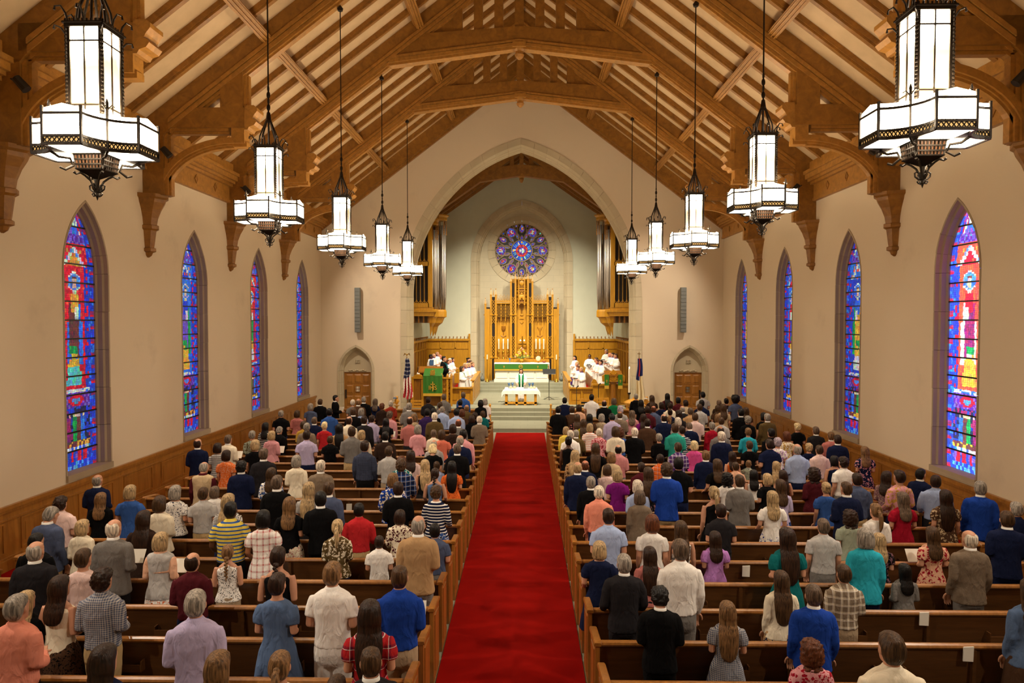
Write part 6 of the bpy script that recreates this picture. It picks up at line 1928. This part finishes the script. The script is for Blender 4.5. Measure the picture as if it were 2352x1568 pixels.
# ---------------------------------------------------------------- clergy and choir: x y (head top) distance, floor height, turn, build, hair
def place(x, y, Y, gz, rz, lab, grp, sex, *a, **k):
    p = at(x, y, Y)
    h = (p.z-gz)/1.012
    h0 = 1.76 if sex == 'm' else 1.65
    if not (.88*h0 < h < 1.12*h0): h = h0; gz = max(gz - .5, p.z-h)
    o = make_person((p.x, Y, gz), h/1.728, math.radians(rz), sex, *a, **k)
    o['label'] = lab; o['category'] = 'person'
    if grp: o['group'] = grp
    return o, p, h/1.728
CH = [(989, 813, 35.5, 1.2, -98, 'm', 's', 'k', 'd', 'dark haired singer holding a blue book behind the pulpit'), (996, 811, 36.55, 1.2, -108, 'm', 'x', 'g', 'n', 'balding singer just behind the one with the blue book'),
      (1004, 807, 37.6, 1.2, -113, 'm', 'x', 'g', 'n', 'tallest balding singer at the back of the pulpit-side choir'), (1010, 814, 38.7, 1.2, -108, 'm', 'x', 'r', 'r', 'bald ruddy singer directly behind the black-gowned minister'),
      (1028, 825, 35.0, .95, -98, 'f', 'm', 'r', 'n', 'auburn bobbed singer next to the black-gowned minister'), (1033, 822, 36.2, .95, -98, 'm', 's', 'w', 'n', 'white haired singer behind the auburn bobbed singer'),
      (1039, 820.5, 37.5, .95, -88, 'f', 'm', 'd', 'n', 'dark fringed singer in the second pulpit-side choir row'),
      (1068, 832.6, 34.7, .6, -113, 'f', 's', 'y', 'n', 'short blonde singer behind the green-stoled assistant'), (1077, 832.6, 36.2, .6, -108, 'f', 'm', 'y', 'n', 'second blonde singer in the front pulpit-side choir row'),
      (1076, 820.5, 38.6, .65, -118, 'f', 'u', 'k', 'n', 'singer with black bun at the altar end of pulpit-side choir'), (1080, 827, 37.6, .6, -118, 'f', 'm', 'b', 'n', 'brown haired singer near the altar end, pulpit-side choir'), (1085, 831, 37.0, .6, -118, 'f', 's', 'l', 'n', 'singer closest to the altar in the front pulpit-side row'),
      (963, 841, 33.7, .6, -98, 'f', 'm', 'l', 'n', 'light brown bobbed singer by the flag, left of the pulpit'),
      (1320.5, 817, 38.6, .65, 132, 'f', 'l', 'k', 'n', 'black long-haired singer at the altar end of lectern-side choir'), (1326, 829, 36.8, .6, 112, 'f', 's', 'y', 'n', 'blonde singer in glasses, front lectern-side choir row'), (1328, 839, 34.9, .6, 102, 'f', 's', 'r', 'n', 'auburn singer behind the nearest lectern-side singer'),
      (1335.5, 842, 33.5, .6, 115, 'f', 's', 'y', 'n', 'blonde singer nearest the congregation, front lectern-side stall'), (1354.4, 812.5, 38.5, .95, 165, 'm', 'z', 'k', 'd', 'dark skinned singer standing apart by the oak panelling'),
      (1370, 820, 36.0, .95, 92, 'f', 's', 'b', 'n', 'brown haired singer at the middle of lectern-side choir'), (1373, 824.5, 34.9, .95, 102, 'f', 'm', 'r', 'r', 'auburn bobbed singer at the middle of lectern-side choir'), (1380.5, 826, 33.9, .95, 107, 'm', 's', 'd', 'n', 'dark haired singer in profile at the bench end'),
      (1393, 801, 38.0, 1.2, 140, 'm', 's', 'g', 'n', 'tall grey bearded singer at the back of lectern-side choir'), (1401.5, 809, 36.9, 1.2, 97, 'm', 'x', 'g', 'r', 'balding singer beside the tall grey bearded singer'), (1408, 809, 36.0, 1.2, 97, 'm', 's', 'd', 'n', 'dark bearded singer second from the lectern'), (1415, 811, 35.0, 1.2, 102, 'm', 's', 'b', 'n', 'brown haired singer nearest the lectern hangings')]
for x, y, Y, gz, rz, sex, hs, hc, sk, lab in CH:
    o, p, k = place(x, y, Y, gz, rz, lab, 'robed choir in the stalls', sex, hs, hc, 'R', 'white', skin=sk, pose=1)
    a = math.radians(rz)
    if x in (989, 1393, 1335.5, 1354.4, 1408):
        f = Vector((-math.sin(a), math.cos(a), 0))
        if x == 989: f = Vector((.3, -.95, 0))
        c = Vector(o.location) + f*.33*k + Vector((0, 0, 1.17*k))
        tag(MB().box(c.x-.1, c.x+.1, c.y-.05, c.y+.05, c.z-.01, c.z+.03 if x != 989 else c.z+.26).obj('hymn_book', M['blueg'] if x == 989 else M['blackm']), 'hymn book held by the %s' % lab, 'book', 'hymn books of the choir')
def stole(o, k, col, name='stole', fringe=None):
    b = MB()
    for s in (-1, 1):
        pts = [(s*.07, -.085, 1.47), (s*.09, .0, 1.485), (s*.095, .11, 1.40), (s*.085, .17, 1.25), (s*.08, .185, 1.05), (s*.085, .21, .75)]
        b.loft([[(x-.045, y, z), (x+.045, y, z), (x+.045, y+.012, z), (x-.045, y+.012, z)] for x, y, z in pts])
    b.loft([[(x, -.095-.0*x, 1.42), (x, -.10, 1.50), (x, -.085, 1.50), (x, -.085, 1.42)] for x in (-.1, 0, .1)])
    m = b.mesh(name, cloth(), True)
    kid(name, m, o, None, COLS[col])
o, p, k = place(1197, 846, 33.55, .6, 180, 'priest in white alb and green stole behind the communion table', None, 'f', 'l', 'd', 'G', 'white', pose=2)
stole(o, k, 'green')
o, p, k = place(1019, 817, 33.6, .95, -95, 'minister in black gown with green stole beside the pulpit', None, 'm', 's', 'k', 'G', 'black', pose=1)
stole(o, k, 'teal')
o, p, k = place(1060.5, 840, 33.35, .6, -85, 'assistant with long brown hair, white alb and thin green stole', None, 'f', 'l', 'b', 'G', 'white', pose=1)
stole(o, k, 'green')
